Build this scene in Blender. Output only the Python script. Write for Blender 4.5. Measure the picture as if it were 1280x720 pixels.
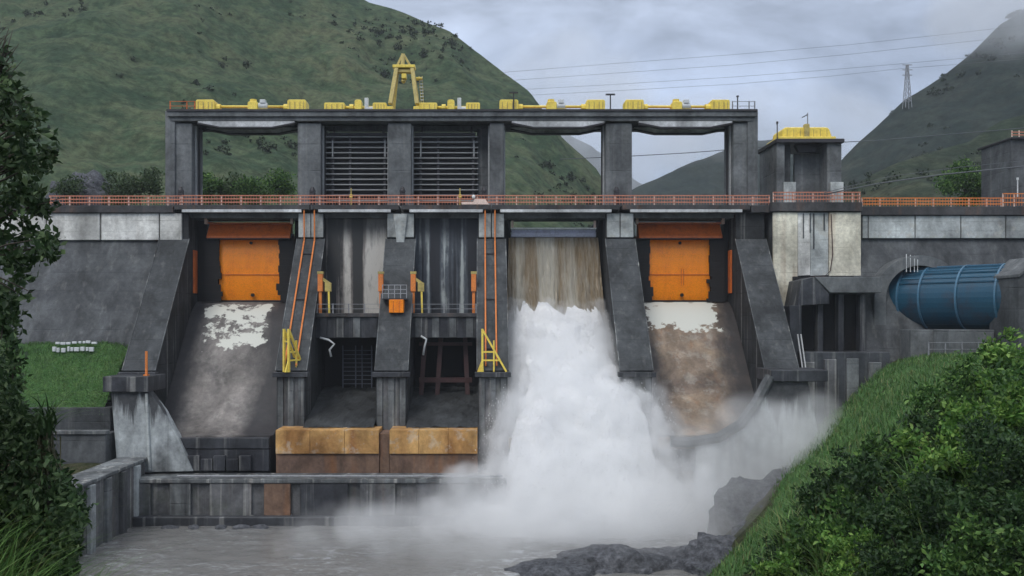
import bpy, math, random
import numpy as np
from mathutils import Vector, Matrix, noise as mnoise
for o in list(bpy.data.objects): bpy.data.objects.remove(o)
random.seed(7); rng = np.random.default_rng(7)
sc = bpy.context.scene
COL = sc.collection
R = math.radians
# ------------------------------------------------------------------ camera
F, CX, CY, CZ = 1108.0, 600.0, 400.0, 20.0        # focal length in px, optical axis, eye height
cam_d = bpy.data.cameras.new('camera'); cam = bpy.data.objects.new('camera', cam_d); COL.objects.link(cam)
cam.location = (0, 0, CZ); cam.rotation_euler = (R(90), 0, 0)
cam_d.sensor_width = 36; cam_d.lens = 36 * F / 1280
cam_d.shift_x = 40 / 1280; cam_d.shift_y = 40 / 1280
cam_d.clip_end = 6000; cam_d.clip_start = 0.1
sc.camera = cam
# ------------------------------------------------------------------ sky, sun, exposure
SUN_DIR = Vector((-0.35, -0.62, 0.80)).normalized()
SUN_EL = math.asin(SUN_DIR.z); SUN_AZ = math.atan2(SUN_DIR.x, SUN_DIR.y)
w = bpy.data.worlds.new('World'); sc.world = w; w.use_nodes = True
nt = w.node_tree; nt.nodes.clear()
def N(nt, t, **k):
    n = nt.nodes.new(t)
    for a, b in k.items():
        if a in n.inputs: n.inputs[a].default_value = b
        else: setattr(n, a, b)
    return n
wo = N(nt, 'ShaderNodeOutputWorld'); bg = N(nt, 'ShaderNodeBackground'); bg.inputs[1].default_value = 0.10
sky = N(nt, 'ShaderNodeTexSky', sky_type='NISHITA'); sky.sun_disc = False
sky.sun_elevation = SUN_EL; sky.sun_rotation = SUN_AZ
tc = N(nt, 'ShaderNodeTexCoord'); sep = N(nt, 'ShaderNodeSeparateXYZ'); nt.links.new(tc.outputs['Generated'], sep.inputs[0])
# overcast: dim blue-grey at the horizon, brighter towards the zenith
gr = N(nt, 'ShaderNodeMapRange'); gr.inputs[1].default_value = -0.02; gr.inputs[2].default_value = 0.9
gr.inputs[3].default_value = 0.0; gr.inputs[4].default_value = 1.0
nt.links.new(sep.outputs[2], gr.inputs[0])
cr = N(nt, 'ShaderNodeValToRGB'); nt.links.new(gr.outputs[0], cr.inputs[0])
e = cr.color_ramp.elements
e[0].position = 0.0; e[0].color = (2.5, 3.05, 4.1, 1)
e[1].position = 1.0; e[1].color = (9.5, 10.0, 10.8, 1)
m = cr.color_ramp.elements.new(0.30); m.color = (3.7, 4.35, 5.7, 1)
mp = N(nt, 'ShaderNodeMapping'); mp.inputs['Scale'].default_value = (1.0, 1.0, 2.4); nt.links.new(tc.outputs['Generated'], mp.inputs[0])
nz = N(nt, 'ShaderNodeTexNoise', Scale=4.2, Detail=7.0, Roughness=0.58, Distortion=0.5); nt.links.new(mp.outputs[0], nz.inputs[0])
nr = N(nt, 'ShaderNodeMapRange'); nr.inputs[1].default_value = 0.3; nr.inputs[2].default_value = 0.7
nr.inputs[3].default_value = 0.50; nr.inputs[4].default_value = 1.30; nt.links.new(nz.outputs[0], nr.inputs[0])
ml = N(nt, 'ShaderNodeMix', data_type='RGBA', blend_type='MULTIPLY'); ml.inputs[0].default_value = 1
nt.links.new(cr.outputs[0], ml.inputs[6]); nt.links.new(nr.outputs[0], ml.inputs[7])
mx = N(nt, 'ShaderNodeMix', data_type='RGBA'); mx.inputs[0].default_value = 0.9
nt.links.new(sky.outputs[0], mx.inputs[6]); nt.links.new(ml.outputs[2], mx.inputs[7])
nt.links.new(mx.outputs[2], bg.inputs[0]); nt.links.new(bg.outputs[0], wo.inputs[0])
sd = bpy.data.lights.new('sun', 'SUN'); sd.energy = 1.0; sd.angle = R(25); sd.color = (1, 0.95, 0.88)
so = bpy.data.objects.new('sun', sd); COL.objects.link(so); so.location = (-40, -40, 120)
so.rotation_euler = SUN_DIR.to_track_quat('Z', 'Y').to_euler()
sc.view_settings.view_transform = 'Standard'; sc.view_settings.look = 'None'
sc.view_settings.exposure = 0.55; sc.view_settings.gamma = 1; sc.view_settings.use_curve_mapping = False
sc.render.engine = 'CYCLES'; sc.cycles.use_denoising = True
sc.cycles.max_bounces = 10; sc.cycles.diffuse_bounces = 3; sc.cycles.glossy_bounces = 2
sc.cycles.transparent_max_bounces = 12; sc.cycles.volume_bounces = 8
sc.cycles.volume_max_steps = 256; sc.cycles.volume_step_rate = 1.0
sc.cycles.use_adaptive_sampling = True; sc.cycles.adaptive_threshold = 0.02

# ------------------------------------------------------------------ helpers
def X(px, Y): return (px - CX) * Y / F
def Z(py, Y): return CZ + (CY - py) * Y / F
def at(px, py, Y): return Vector((X(px, Y), Y, Z(py, Y)))
def fbm(p, o=4, h=1.0): return mnoise.fractal(Vector(p), h, 2.0, o)

class MB:
    def __init__(s): s.v = []; s.f = []
    def add(s, vs, fs):
        n = len(s.v); s.v += [tuple(v) for v in vs]; s.f += [tuple(i + n for i in f) for f in fs]; return s
    def box(s, x0, x1, y0, y1, z0, z1):
        return s.add([(x0,y0,z0),(x1,y0,z0),(x1,y1,z0),(x0,y1,z0),(x0,y0,z1),(x1,y0,z1),(x1,y1,z1),(x0,y1,z1)],
                     [(3,2,1,0),(4,5,6,7),(0,1,5,4),(1,2,6,5),(2,3,7,6),(3,0,4,7)])
    def ext(s, poly, f0, f1):      # extrude polygon: f0/f1 map a 2D point to 3D
        n = len(poly); vs = [f0(p) for p in poly] + [f1(p) for p in poly]
        fs = [tuple(range(n))[::-1], tuple(range(n, 2*n))] + [(i, (i+1) % n, n + (i+1) % n, n + i) for i in range(n)]
        return s.add(vs, fs)
    def yz(s, poly, x0, x1): return s.ext(poly, lambda p: (x0, p[0], p[1]), lambda p: (x1, p[0], p[1]))
    def xz(s, poly, y0, y1): return s.ext(poly, lambda p: (p[0], y0, p[1]), lambda p: (p[0], y1, p[1]))
    def tube(s, pts, r, n=6, cap=True):
        pts = [Vector(p) for p in pts]; rs = r if isinstance(r, (list, tuple)) else [r] * len(pts)
        b = len(s.v)
        for i, p in enumerate(pts):
            d = (pts[min(i+1, len(pts)-1)] - pts[max(i-1, 0)]).normalized()
            u = d.cross(Vector((0, 0, 1)) if abs(d.z) < .9 else Vector((1, 0, 0))).normalized(); q = d.cross(u)
            for k in range(n):
                a = 2 * math.pi * (k + .5) / n; s.v.append(tuple(p + (u * math.cos(a) + q * math.sin(a)) * rs[i]))
        for i in range(len(pts) - 1):
            for k in range(n):
                k2 = (k + 1) % n; s.f.append((b+i*n+k, b+i*n+k2, b+(i+1)*n+k2, b+(i+1)*n+k))
        if cap:
            s.f.append(tuple(b + k for k in range(n))[::-1]); s.f.append(tuple(b + (len(pts)-1)*n + k for k in range(n)))
        return s
    def bar(s, a, b, t=.1): return s.tube([a, b], t * .707, 4)
    def grid(s, nu, nv, fn):
        b = len(s.v)
        for i in range(nu + 1):
            for j in range(nv + 1): s.v.append(tuple(fn(i / nu, j / nv)))
        for i in range(nu):
            for j in range(nv):
                a = b + i * (nv + 1) + j; s.f.append((a, a + nv + 1, a + nv + 2, a + 1))
        return s

ORG = {}
def fix_normals(me):
    import bmesh
    bm = bmesh.new(); bm.from_mesh(me); bmesh.ops.recalc_face_normals(bm, faces=bm.faces); bm.to_mesh(me); bm.free()
def obj(name, mb, mat, parent=None, smooth=False, bevel=0.0, recalc=True):
    v = np.array(mb.v, dtype=float)
    if parent is not None: org = np.array(ORG[parent.name])
    else: lo, hi = v.min(0), v.max(0); org = np.array([(lo[0]+hi[0])/2, (lo[1]+hi[1])/2, lo[2]])
    me = bpy.data.meshes.new(name); me.from_pydata((v - org).tolist(), [], mb.f); me.update()
    if recalc: fix_normals(me)
    if smooth: me.polygons.foreach_set('use_smooth', [True] * len(me.polygons))
    me.materials.append(mat)
    o = bpy.data.objects.new(name, me); COL.objects.link(o)
    if parent is not None: o.parent = parent
    else: o.location = org
    ORG[o.name] = tuple(org)
    if bevel:
        b = o.modifiers.new('bevel', 'BEVEL'); b.width = bevel; b.segments = 1; b.limit_method = 'ANGLE'
    return o
def tag(o, label=None, cat=None, group=None, kind=None):
    if label: o['label'] = label
    if cat: o['category'] = cat
    if group: o['group'] = group
    if kind: o['kind'] = kind
    return o
def thing(name, label, cat, loc=(0, 0, 0), group=None):
    o = bpy.data.objects.new(name, None); COL.objects.link(o); o.location = loc; o.empty_display_size = .3
    ORG[o.name] = tuple(loc); return tag(o, label, cat, group)
def place(src, parent, off):       # copy of one part, moved
    c = src.copy(); COL.objects.link(c); c.parent = parent; c.location = Vector(src.location) + Vector(off); return c
def copy_tree(o, parent=None):
    c = o.copy(); COL.objects.link(c); c.parent = parent
    for ch in o.children: copy_tree(ch, c)
    return c

# ------------------------------------------------------------------ materials
def mat_new(name):
    m = bpy.data.materials.new(name); m.use_nodes = True; t = m.node_tree; t.nodes.clear()
    out = N(t, 'ShaderNodeOutputMaterial'); p = N(t, 'ShaderNodeBsdfPrincipled'); t.links.new(p.outputs[0], out.inputs[0])
    return m, t, p, out
def wpos(t, scale=(1, 1, 1)):
    g = N(t, 'ShaderNodeNewGeometry'); m = N(t, 'ShaderNodeMapping'); m.inputs['Scale'].default_value = scale
    t.links.new(g.outputs['Position'], m.inputs[0]); return m.outputs[0]
def noise(t, scale, detail=4, sc3=(1, 1, 1), rough=.55, dist=0):
    n = N(t, 'ShaderNodeTexNoise', Scale=scale, Detail=detail, Roughness=rough, Distortion=dist); t.links.new(wpos(t, sc3), n.inputs[0]); return n.outputs[0]
def rng_(t, src, a, b, c=0., d=1.):
    r = N(t, 'ShaderNodeMapRange'); t.links.new(src, r.inputs[0])
    for i, x in enumerate((a, b, c, d)): r.inputs[i + 1].default_value = x
    return r.outputs[0]
def mix(t, f, a, b, mode='MIX'):
    m = N(t, 'ShaderNodeMix', data_type='RGBA', blend_type=mode)
    for i, s in ((0, f), (6, a), (7, b)):
        if isinstance(s, (int, float)): m.inputs[i].default_value = s
        elif isinstance(s, tuple): m.inputs[i].default_value = (*s[:3], 1)
        else: t.links.new(s, m.inputs[i])
    return m.outputs[2]
def mth(t, op, a, b=0.):
    m = N(t, 'ShaderNodeMath', operation=op)
    for i, s in ((0, a), (1, b)):
        if isinstance(s, (int, float)): m.inputs[i].default_value = s
        else: t.links.new(s, m.inputs[i])
    return m.outputs[0]
def bump(t, p, h, strength=.4, dist=.05):
    b = N(t, 'ShaderNodeBump', Strength=strength, Distance=dist); t.links.new(h, b.inputs['Height']); t.links.new(b.outputs[0], p.inputs['Normal'])

def concrete(name, base, dark, blot=.5, streak=.5, rust=0., pale=0., rough=.85, lift=0., sfreq=1.0, lichen=0., moss=0., drip=None):
    """weathered concrete: large blotches, vertical run marks, lift joints, rust and moss"""
    m, t, p, _ = mat_new(name)
    big = rng_(t, noise(t, .22, 5, dist=.6), .35, .68)
    fine = noise(t, 2.6, 6, rough=.7)
    c = mix(t, mth(t, 'MULTIPLY', big, blot), base, dark)
    run = rng_(t, noise(t, 1.0 * sfreq, 5, (1, 1, .045), rough=.62), .46, .66)
    brk = rng_(t, noise(t, .5, 3), .3, .65)
    c = mix(t, mth(t, 'MULTIPLY', mth(t, 'MULTIPLY', run, brk), streak), c, dark)
    if pale:
        pr = rng_(t, noise(t, 1.6 * sfreq, 4, (1, 1, .03)), .56, .70)
        c = mix(t, mth(t, 'MULTIPLY', pr, pale), c, (.50, .50, .47))
    if rust:
        rr = rng_(t, noise(t, .9 * sfreq, 5, (1, 1, .09), dist=.3), .55, .72)
        c = mix(t, mth(t, 'MULTIPLY', rr, rust), c, (.24, .10, .035))
    if lichen:
        li = rng_(t, noise(t, .75, 7, rough=.68), .53, .60)
        c = mix(t, mth(t, 'MULTIPLY', li, lichen), c, (.42, .42, .38))
    if moss:
        mo = rng_(t, noise(t, .35, 6, rough=.65), .5, .62)
        c = mix(t, mth(t, 'MULTIPLY', mo, moss), c, (.05, .07, .03))
    if drip:
        sq = N(t, 'ShaderNodeSeparateXYZ'); t.links.new(wpos(t), sq.inputs[0])
        dn = mth(t, 'ADD', sq.outputs[2], mth(t, 'MULTIPLY', mth(t, 'SUBTRACT', noise(t, .9, 5, (1, 1, .10), rough=.6), .5), drip[2]))
        c = mix(t, rng_(t, dn, drip[0], drip[1], 0., .95), c, dark)
    c = mix(t, 1.0, c, rng_(t, noise(t, .35, 6, (1, 1, .6), rough=.6, dist=.6), .32, .68, .55, 1.40), 'MULTIPLY')
    c = mix(t, .45, c, mix(t, 1.0, c, rng_(t, fine, .25, .75, .4, 1.6), 'MULTIPLY'))
    h = fine
    if lift:
        sp = N(t, 'ShaderNodeSeparateXYZ'); t.links.new(wpos(t), sp.inputs[0])
        fr = mth(t, 'FRACT', mth(t, 'DIVIDE', sp.outputs[2], lift))
        ln = rng_(t, mth(t, 'ABSOLUTE', mth(t, 'SUBTRACT', fr, .5)), .0, .035, 1., 0.)
        ln = mth(t, 'MULTIPLY', ln, rng_(t, noise(t, .8, 3), .35, .6))
        c = mix(t, mth(t, 'MULTIPLY', ln, .55), c, dark)
        h = mth(t, 'SUBTRACT', fine, ln)
    t.links.new(c, p.inputs['Base Color']); p.inputs['Roughness'].default_value = rough
    p.inputs['Specular IOR Level'].default_value = .3
    bump(t, p, h, .5, .06); return m
def paint(name, col, dirt=(.10, .06, .03), amount=.45, rough=.5, metal=0., freq=1.2, panel=False, run=.6):
    m, t, p, _ = mat_new(name)
    d = rng_(t, noise(t, freq, 6, rough=.65), .5, .72)
    s = rng_(t, noise(t, 2.0 * freq, 4, (1, 1, .08)), .5, .72)
    c = mix(t, mth(t, 'MULTIPLY', d, amount), col, dirt)
    c = mix(t, mth(t, 'MULTIPLY', s, amount * run), c, dirt)
    f = noise(t, 9, 4); c = mix(t, 1., c, rng_(t, f, .3, .7, .8, 1.15), 'MULTIPLY')
    t.links.new(c, p.inputs['Base Color']); p.inputs['Roughness'].default_value = rough; p.inputs['Metallic'].default_value = metal
    bump(t, p, f, .15, .02); return m
def leafmat(name, a, b, c3, rough=.55, spec=.25):
    m, t, p, out = mat_new(name)
    g = N(t, 'ShaderNodeNewGeometry'); r = N(t, 'ShaderNodeValToRGB'); t.links.new(g.outputs['Random Per Island'], r.inputs[0])
    el = r.color_ramp.elements; el[0].color = (*a, 1); el[1].color = (*c3, 1); k = el.new(.6); k.color = (*b, 1)
    c = mix(t, 1., r.outputs[0], rng_(t, noise(t, .9, 3), .3, .7, .6, 1.35), 'MULTIPLY')
    t.links.new(c, p.inputs['Base Color']); p.inputs['Roughness'].default_value = rough; p.inputs['Specular IOR Level'].default_value = spec
    tr = N(t, 'ShaderNodeBsdfTranslucent'); t.links.new(c, tr.inputs[0])
    ms = N(t, 'ShaderNodeMixShader'); ms.inputs[0].default_value = .25
    t.links.new(p.outputs[0], ms.inputs[1]); t.links.new(tr.outputs[0], ms.inputs[2]); t.links.new(ms.outputs[0], out.inputs[0]); return m

M = {}
M['slope'] = concrete('dark_slope_concrete', (0.072, 0.078, 0.082), (0.032, 0.035, 0.038), .7, .55, lift=1.9, pale=.08)
M['face'] = concrete('grey_dam_concrete', (0.098, 0.105, 0.110), (0.045, 0.048, 0.053), .7, .6, lift=2.0, pale=.1)
M['pier'] = concrete('stained_pier_concrete', (0.170, 0.184, 0.189), (0.035, 0.037, 0.041), .8, 1., pale=.55, rust=.12, lift=2.4)
M['pierwall'] = concrete('wet_pier_wall', (0.045, 0.048, 0.052), (0.012, 0.013, 0.014), .8, 1., pale=.25, lift=2.4)
M['column'] = concrete('column_concrete', (0.155, 0.166, 0.171), (0.075, 0.081, 0.087), .7, .5, lift=2.9, pale=.1)
M['beam'] = concrete('beam_concrete', (0.160, 0.173, 0.178), (0.070, 0.074, 0.082), .6, .5)
M['pale'] = concrete('pale_parapet_concrete', (0.660, 0.665, 0.640), (0.340, 0.330, 0.300), .5, .5, rust=.10, sfreq=1.4, lift=1.2)
M['paleblock'] = concrete('cream_block_concrete', (0.700, 0.675, 0.560), (0.380, 0.350, 0.270), .5, .55, rust=.5, sfreq=.8, lift=1.35)
M['palegrey'] = concrete('mottled_parapet_concrete', (0.500, 0.536, 0.530), (0.130, 0.137, 0.138), .8, .55, lichen=.6, sfreq=.6, lift=1.0)
M['deck'] = concrete('dark_road_deck', (0.075, 0.074, 0.076), (0.035, 0.035, 0.039), .6, .7, rust=.25)
M['lip'] = concrete('pale_edge_beam', (0.580, 0.600, 0.610), (0.250, 0.263, 0.265), .4, .3)
M['chute'] = concrete('wet_chute_concrete', (0.160, 0.158, 0.158), (0.060, 0.061, 0.067), .9, .5, lichen=.12, rough=.55, sfreq=.7)
M['chutetan'] = concrete('tan_chute_concrete', (0.280, 0.210, 0.145), (0.130, 0.100, 0.080), .8, .6, rust=.3, lichen=.2, rough=.6)
M['streak'] = concrete('streaked_curtain_concrete', (0.170, 0.173, 0.173), (0.035, 0.037, 0.046), .5, 1., pale=1.0, sfreq=.55)
M['streakdark'] = concrete('wet_curtain_concrete', (0.070, 0.079, 0.097), (0.020, 0.021, 0.031), .6, 1., pale=.75, sfreq=.6, rough=.5)
def banded(name, pale, mid, dark, bias):
    m, t, p, _ = mat_new(name)
    n1 = noise(t, .80, 2, (1, .1, .012), rough=.4); n2 = noise(t, 2.6, 5, (1, .3, .03), rough=.7); n3 = noise(t, .5, 5, (1, 1, .5), rough=.65)
    k = mth(t, 'ADD', mth(t, 'ADD', n1, mth(t, 'MULTIPLY', mth(t, 'SUBTRACT', n2, .5), .32)), mth(t, 'MULTIPLY', mth(t, 'SUBTRACT', n3, .5), .22))
    c = mix(t, rng_(t, k, bias, bias + .05), dark, mid); c = mix(t, rng_(t, k, bias + .07, bias + .12), c, pale)
    c = mix(t, mth(t, 'MULTIPLY', rng_(t, noise(t, 1.5, 6, (1, 1, .3), rough=.7), .52, .7), .6), c, dark)
    sp = N(t, 'ShaderNodeSeparateXYZ'); t.links.new(wpos(t), sp.inputs[0])
    c = mix(t, mth(t, 'MULTIPLY', rng_(t, mth(t, 'ADD', sp.outputs[2], mth(t, 'MULTIPLY', n2, 3.)), 29.5, 31.5), .8), c, dark)
    t.links.new(c, p.inputs['Base Color']); p.inputs['Roughness'].default_value = .7; bump(t, p, n2, .4, .08); return m
M['streak'] = banded('streaked_curtain_concrete', (0.540, 0.520, 0.480), (0.220, 0.200, 0.185), (0.035, 0.036, 0.037), .41)
M['streakdark'] = banded('wet_curtain_concrete', (0.400, 0.441, 0.439), (0.075, 0.089, 0.107), (0.022, 0.025, 0.033), .46)
M['wetdark'] = concrete('wet_dark_concrete', (0.060, 0.065, 0.073), (0.022, 0.023, 0.029), .9, .8, pale=.3, rough=.5)
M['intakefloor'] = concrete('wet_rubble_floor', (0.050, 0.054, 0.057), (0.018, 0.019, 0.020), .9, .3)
M['sill'] = concrete('iron_stained_concrete', (.56, .34, .13), (.24, .105, .03), 1., .35, rust=.75, lichen=.35, sfreq=.6)
M['silllow'] = concrete('brown_stained_concrete', (0.200, 0.125, 0.085), (0.090, 0.060, 0.050), .8, .7, rust=.6)
M['toe'] = concrete('waterline_concrete', (0.135, 0.137, 0.143), (0.050, 0.053, 0.059), .9, .9, pale=.35, rust=.12, moss=.25)
M['stain'] = concrete('dripping_pale_concrete', (0.380, 0.410, 0.418), (0.040, 0.042, 0.046), .35, .7, pale=.3, sfreq=.8, drip=(11.3, 12.6, 11.))
M['yellow'] = paint('yellow_machine_paint', (.88, .68, .11), (.38, .22, .04), .4, .45)
M['yellowdull'] = paint('weathered_yellow_paint', (.50, .40, .12), (.16, .12, .06), .6, .55)
M['orange'] = paint('orange_gate_paint', (1.0, .285, .003), (.62, .11, .005), .4, .4, freq=.8)
M['orangedark'] = paint('dull_orange_paint', (.62, .14, .022), (.24, .055, .02), .6, .5)
M['rail'] = paint('faded_orange_rail_paint', (.60, .23, .14), (.32, .11, .07), .5, .6)
M['railpale'] = paint('pale_post_paint', (.80, .62, .54), (.45, .22, .15), .4, .6)
M['railrust'] = paint('orange_rail_paint', (.78, .24, .05), (.35, .11, .04), .5, .6)
M['steel'] = paint('grey_steel', (.32, .33, .35), (.14, .12, .11), .5, .5, .3)
M['steeldark'] = paint('dark_steel', (.035, .034, .04), (.02, .017, .016), .5, .6, .1)
M['bluesteel'] = paint('dull_blue_steel', (.07, .08, .11), (.03, .03, .035), .5, .6)
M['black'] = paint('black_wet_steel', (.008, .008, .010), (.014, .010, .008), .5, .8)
M['redsteel'] = paint('dark_red_steel', (.06, .025, .025), (.025, .015, .015), .5, .6)
M['slat'] = paint('pale_grey_slat_paint', (.34, .355, .36), (.14, .14, .15), .5, .55)
M['lav'] = paint('pale_lavender_gate_paint', (.42, .44, .55), (.20, .19, .22), .5, .4)
M['white'] = paint('white_paint', (.78, .79, .78), (.40, .40, .38), .4, .6)
M['greybox'] = paint('light_grey_cabinet', (.62, .65, .66), (.35, .35, .35), .35, .5)
M['blue'] = paint('blue_pipe_paint', (.013, .072, .125), (.05, .036, .042), .9, .3, freq=.35, run=.3)
M['bluelight'] = paint('pale_blue_rib_paint', (.06, .16, .25), (.06, .10, .15), .5, .35)
M['cable'] = paint('dark_cable', (.10, .11, .12), (.03, .03, .03), .3, .6)
M['wood'] = paint('bark', (.055, .045, .035), (.02, .018, .014), .6, .9, freq=6)
M['tanwall'] = concrete('tan_masonry', (.34, .24, .17), (.2, .14, .1), .6, .5)

# gate bottom: paint worn off the chute in pale patches
def worn_chute(name, basemat_args, x0, x1, y0, y1, thr):
    m = concrete(name, **basemat_args); t = m.node_tree
    p = [n for n in t.nodes if n.type == 'BSDF_PRINCIPLED'][0]
    src = p.inputs['Base Color'].links[0].from_socket
    sp = N(t, 'ShaderNodeSeparateXYZ'); t.links.new(wpos(t), sp.inputs[0])
    def band(s, a, b, e_): return mth(t, 'MULTIPLY', rng_(t, s, a, a + e_), rng_(t, s, b - e_, b, 1., 0.))
    msk = mth(t, 'MULTIPLY', band(sp.outputs[0], x0, x1, 1.3), band(sp.outputs[1], y0, y1, 1.2))
    nn = noise(t, .55, 7, (1, 1.3, 1), rough=.66)
    f = rng_(t, mth(t, 'ADD', mth(t, 'MULTIPLY', msk, .32), nn), thr, thr + .045)
    f = mth(t, 'MULTIPLY', f, rng_(t, msk, .0, .1))
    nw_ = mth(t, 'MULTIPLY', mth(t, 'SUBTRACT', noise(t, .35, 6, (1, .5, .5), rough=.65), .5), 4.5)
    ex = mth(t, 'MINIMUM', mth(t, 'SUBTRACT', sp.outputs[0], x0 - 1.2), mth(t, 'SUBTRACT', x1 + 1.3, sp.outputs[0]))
    wet = rng_(t, mth(t, 'ADD', ex, nw_), 1.2, 3.4, .9, 0.)  # wet chute sides, with the shading along them put into the colour
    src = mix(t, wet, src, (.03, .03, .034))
    t.links.new(mix(t, f, src, (.66, .67, .61)), p.inputs['Base Color']); return m
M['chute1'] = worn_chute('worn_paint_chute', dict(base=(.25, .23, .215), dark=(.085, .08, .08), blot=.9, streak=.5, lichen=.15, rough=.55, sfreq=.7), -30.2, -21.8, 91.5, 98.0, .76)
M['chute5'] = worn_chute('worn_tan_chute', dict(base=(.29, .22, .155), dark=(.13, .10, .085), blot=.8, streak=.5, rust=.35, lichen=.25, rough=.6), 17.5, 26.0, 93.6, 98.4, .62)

# ground cover materials
def groundmat(name, cols, sc_=.12, fine=2.5):
    m, t, p, _ = mat_new(name)
    a = rng_(t, noise(t, sc_, 6, rough=.6, dist=.4), .36, .64); b = rng_(t, noise(t, sc_ * 5, 7, (1, 1, 1.8), rough=.72, dist=.3), .43, .58)
    c = mix(t, b, mix(t, a, cols[0], cols[1]), mix(t, a, cols[1], cols[2]))
    f = noise(t, fine, 7, rough=.75)
    c = mix(t, 1., c, rng_(t, f, .3, .7, .35, 1.65), 'MULTIPLY')
    t.links.new(c, p.inputs['Base Color']); p.inputs['Roughness'].default_value = .95; p.inputs['Specular IOR Level'].default_value = .1
    bump(t, p, f, .8, .4); return m
M['hill'] = groundmat('grassy_hillside', [(.026, .048, .027), (.050, .076, .040), (.090, .100, .056)], .02, .45)
M['hillfar'] = groundmat('far_hillside', [(.011, .019, .018), (.019, .029, .024), (.034, .040, .032)], .015, .25)
M['hillnear'] = groundmat('dark_ridge', [(.015, .024, .016), (.028, .041, .025), (.055, .060, .037)], .02, .4)  # darker greens than the grassy hillside, for the low right ridge
M['ground'] = groundmat('bank_soil', [(.03, .035, .018), (.05, .06, .025), (.07, .065, .04)], .3, 3)
M['lawn'] = groundmat('mown_grass_ground', [(.055, .125, .04), (.075, .165, .05), (.105, .175, .06)], .2, 5)
M['rock'] = groundmat('wet_rock', [(.065, .069, .078), (.10, .105, .118), (.145, .15, .165)], .35, 2.2)
M['leaf_tree'] = leafmat('dark_tree_leaves', (0.022, 0.046, 0.018), (0.051, 0.095, 0.035), (0.115, 0.169, 0.074))
M['leaf_bush'] = leafmat('bush_leaves', (0.023, 0.061, 0.017), (0.061, 0.139, 0.034), (0.169, 0.287, 0.075))
M['leaf_bright'] = leafmat('bright_bush_leaves', (0.049, 0.130, 0.024), (0.122, 0.253, 0.049), (0.260, 0.406, 0.098))
M['leaf_dark'] = leafmat('shaded_bush_leaves', (0.014, 0.035, 0.014), (0.031, 0.070, 0.023), (0.070, 0.124, 0.039))
M['grass'] = leafmat('grass_blades', (0.048, 0.120, 0.034), (0.084, 0.186, 0.050), (0.144, 0.240, 0.078))
M['grassyel'] = leafmat('yellowish_grass_blades', (0.060, 0.102, 0.026), (0.120, 0.168, 0.048), (0.216, 0.228, 0.096))
M['grassbr'] = leafmat('bright_grass_blades', (0.044, 0.106, 0.025), (0.088, 0.188, 0.044), (0.175, 0.288, 0.088))
M['dryleaf'] = leafmat('dry_blades', (.06, .06, .035), (.10, .095, .055), (.16, .15, .10))
M['scrub'] = leafmat('hillside_scrub_leaves', (0.011, 0.021, 0.010), (0.022, 0.035, 0.016), (0.036, 0.052, 0.024))
M['treeback'] = leafmat('crest_tree_leaves', (.03, .055, .022), (.05, .085, .034), (.08, .12, .05))

# ------------------------------------------------------------------ terrain
def lerp_tab(y, tab):
    return float(np.interp(y, [a for a, _ in tab], [b for _, b in tab]))
TOE = [(-40, -14), (10, -9), (30, -3.5), (40, 4.2), (50, 8.4), (60, 14.5), (70, 17.5), (80, 22), (95, 28)]
CAP = [(-40, 24), (12, 20), (22, 18.2), (30, 17.4), (45, 16.7), (58, 16.4), (75, 16.4), (95, 16.4)]
def smax(a, b, k=1.2): return .5 * (a + b + math.sqrt((a - b) ** 2 + k * k))
def H(x, y):
    toe = lerp_tab(y, TOE); cap = lerp_tab(y, CAP)
    sl = lerp_tab(y, [(0, .6), (30, .8), (40, .95), (50, .9), (60, 1.05), (70, .98), (90, .98)])
    hr = 1.0 + sl * (x - toe); hr = -smax(-hr, -cap, 2.0)
    hc = 18.3 - .50 * max(0., y - 1.5) - .05 * abs(x)                      # the camera's own bank
    hl = 7.0 - .62 * (y - 60) if y < 60 else 7.0
    hl = 7.0 if y > 60 else 7.0 + .17 * (60 - y)
    xl = lerp_tab(y, [(0, -6), (15, -10), (40, -22), (62, -30), (66, -31.4), (90, -31.4)])
    dl = (xl - x)
    hl2 = -2.5 + max(0, min(1, dl / (1.2 if y > 60 else 6) + (0 if y > 60 else .5))) * (hl + 2.5) if dl > -6 else -2.5
    hc += 3.7 * math.exp(-((x + 8.0) / 3.6) ** 2 - ((y - 10.5) / 4.5) ** 2)
    h = max(-2.5, hl2); h = smax(h, hr, .8); h = smax(h, hc, 1.5)
    rough = .45 * fbm((x * .25, y * .25, 3.3), 5)
    if x > 0: rough += max(0, 1 - abs(y - 68) / 9) * .8 * fbm((x * .55, y * .55, 9.1), 5)
    return h + rough
g = MB(); NX, NY = 190, 150
g.grid(NX, NY, lambda u, v: (-75 + 165 * u, -35 + 132 * v, H(-75 + 165 * u, -35 + 132 * v)))
o = obj('ground', g, M['ground'], smooth=True, recalc=False); tag(o, kind='structure')
# far base sheet to the horizon, under everything
b = MB().box(-700, 900, -100, 1400, -7, -6); tag(obj('terrain', b, M['ground']), kind='structure')

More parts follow.
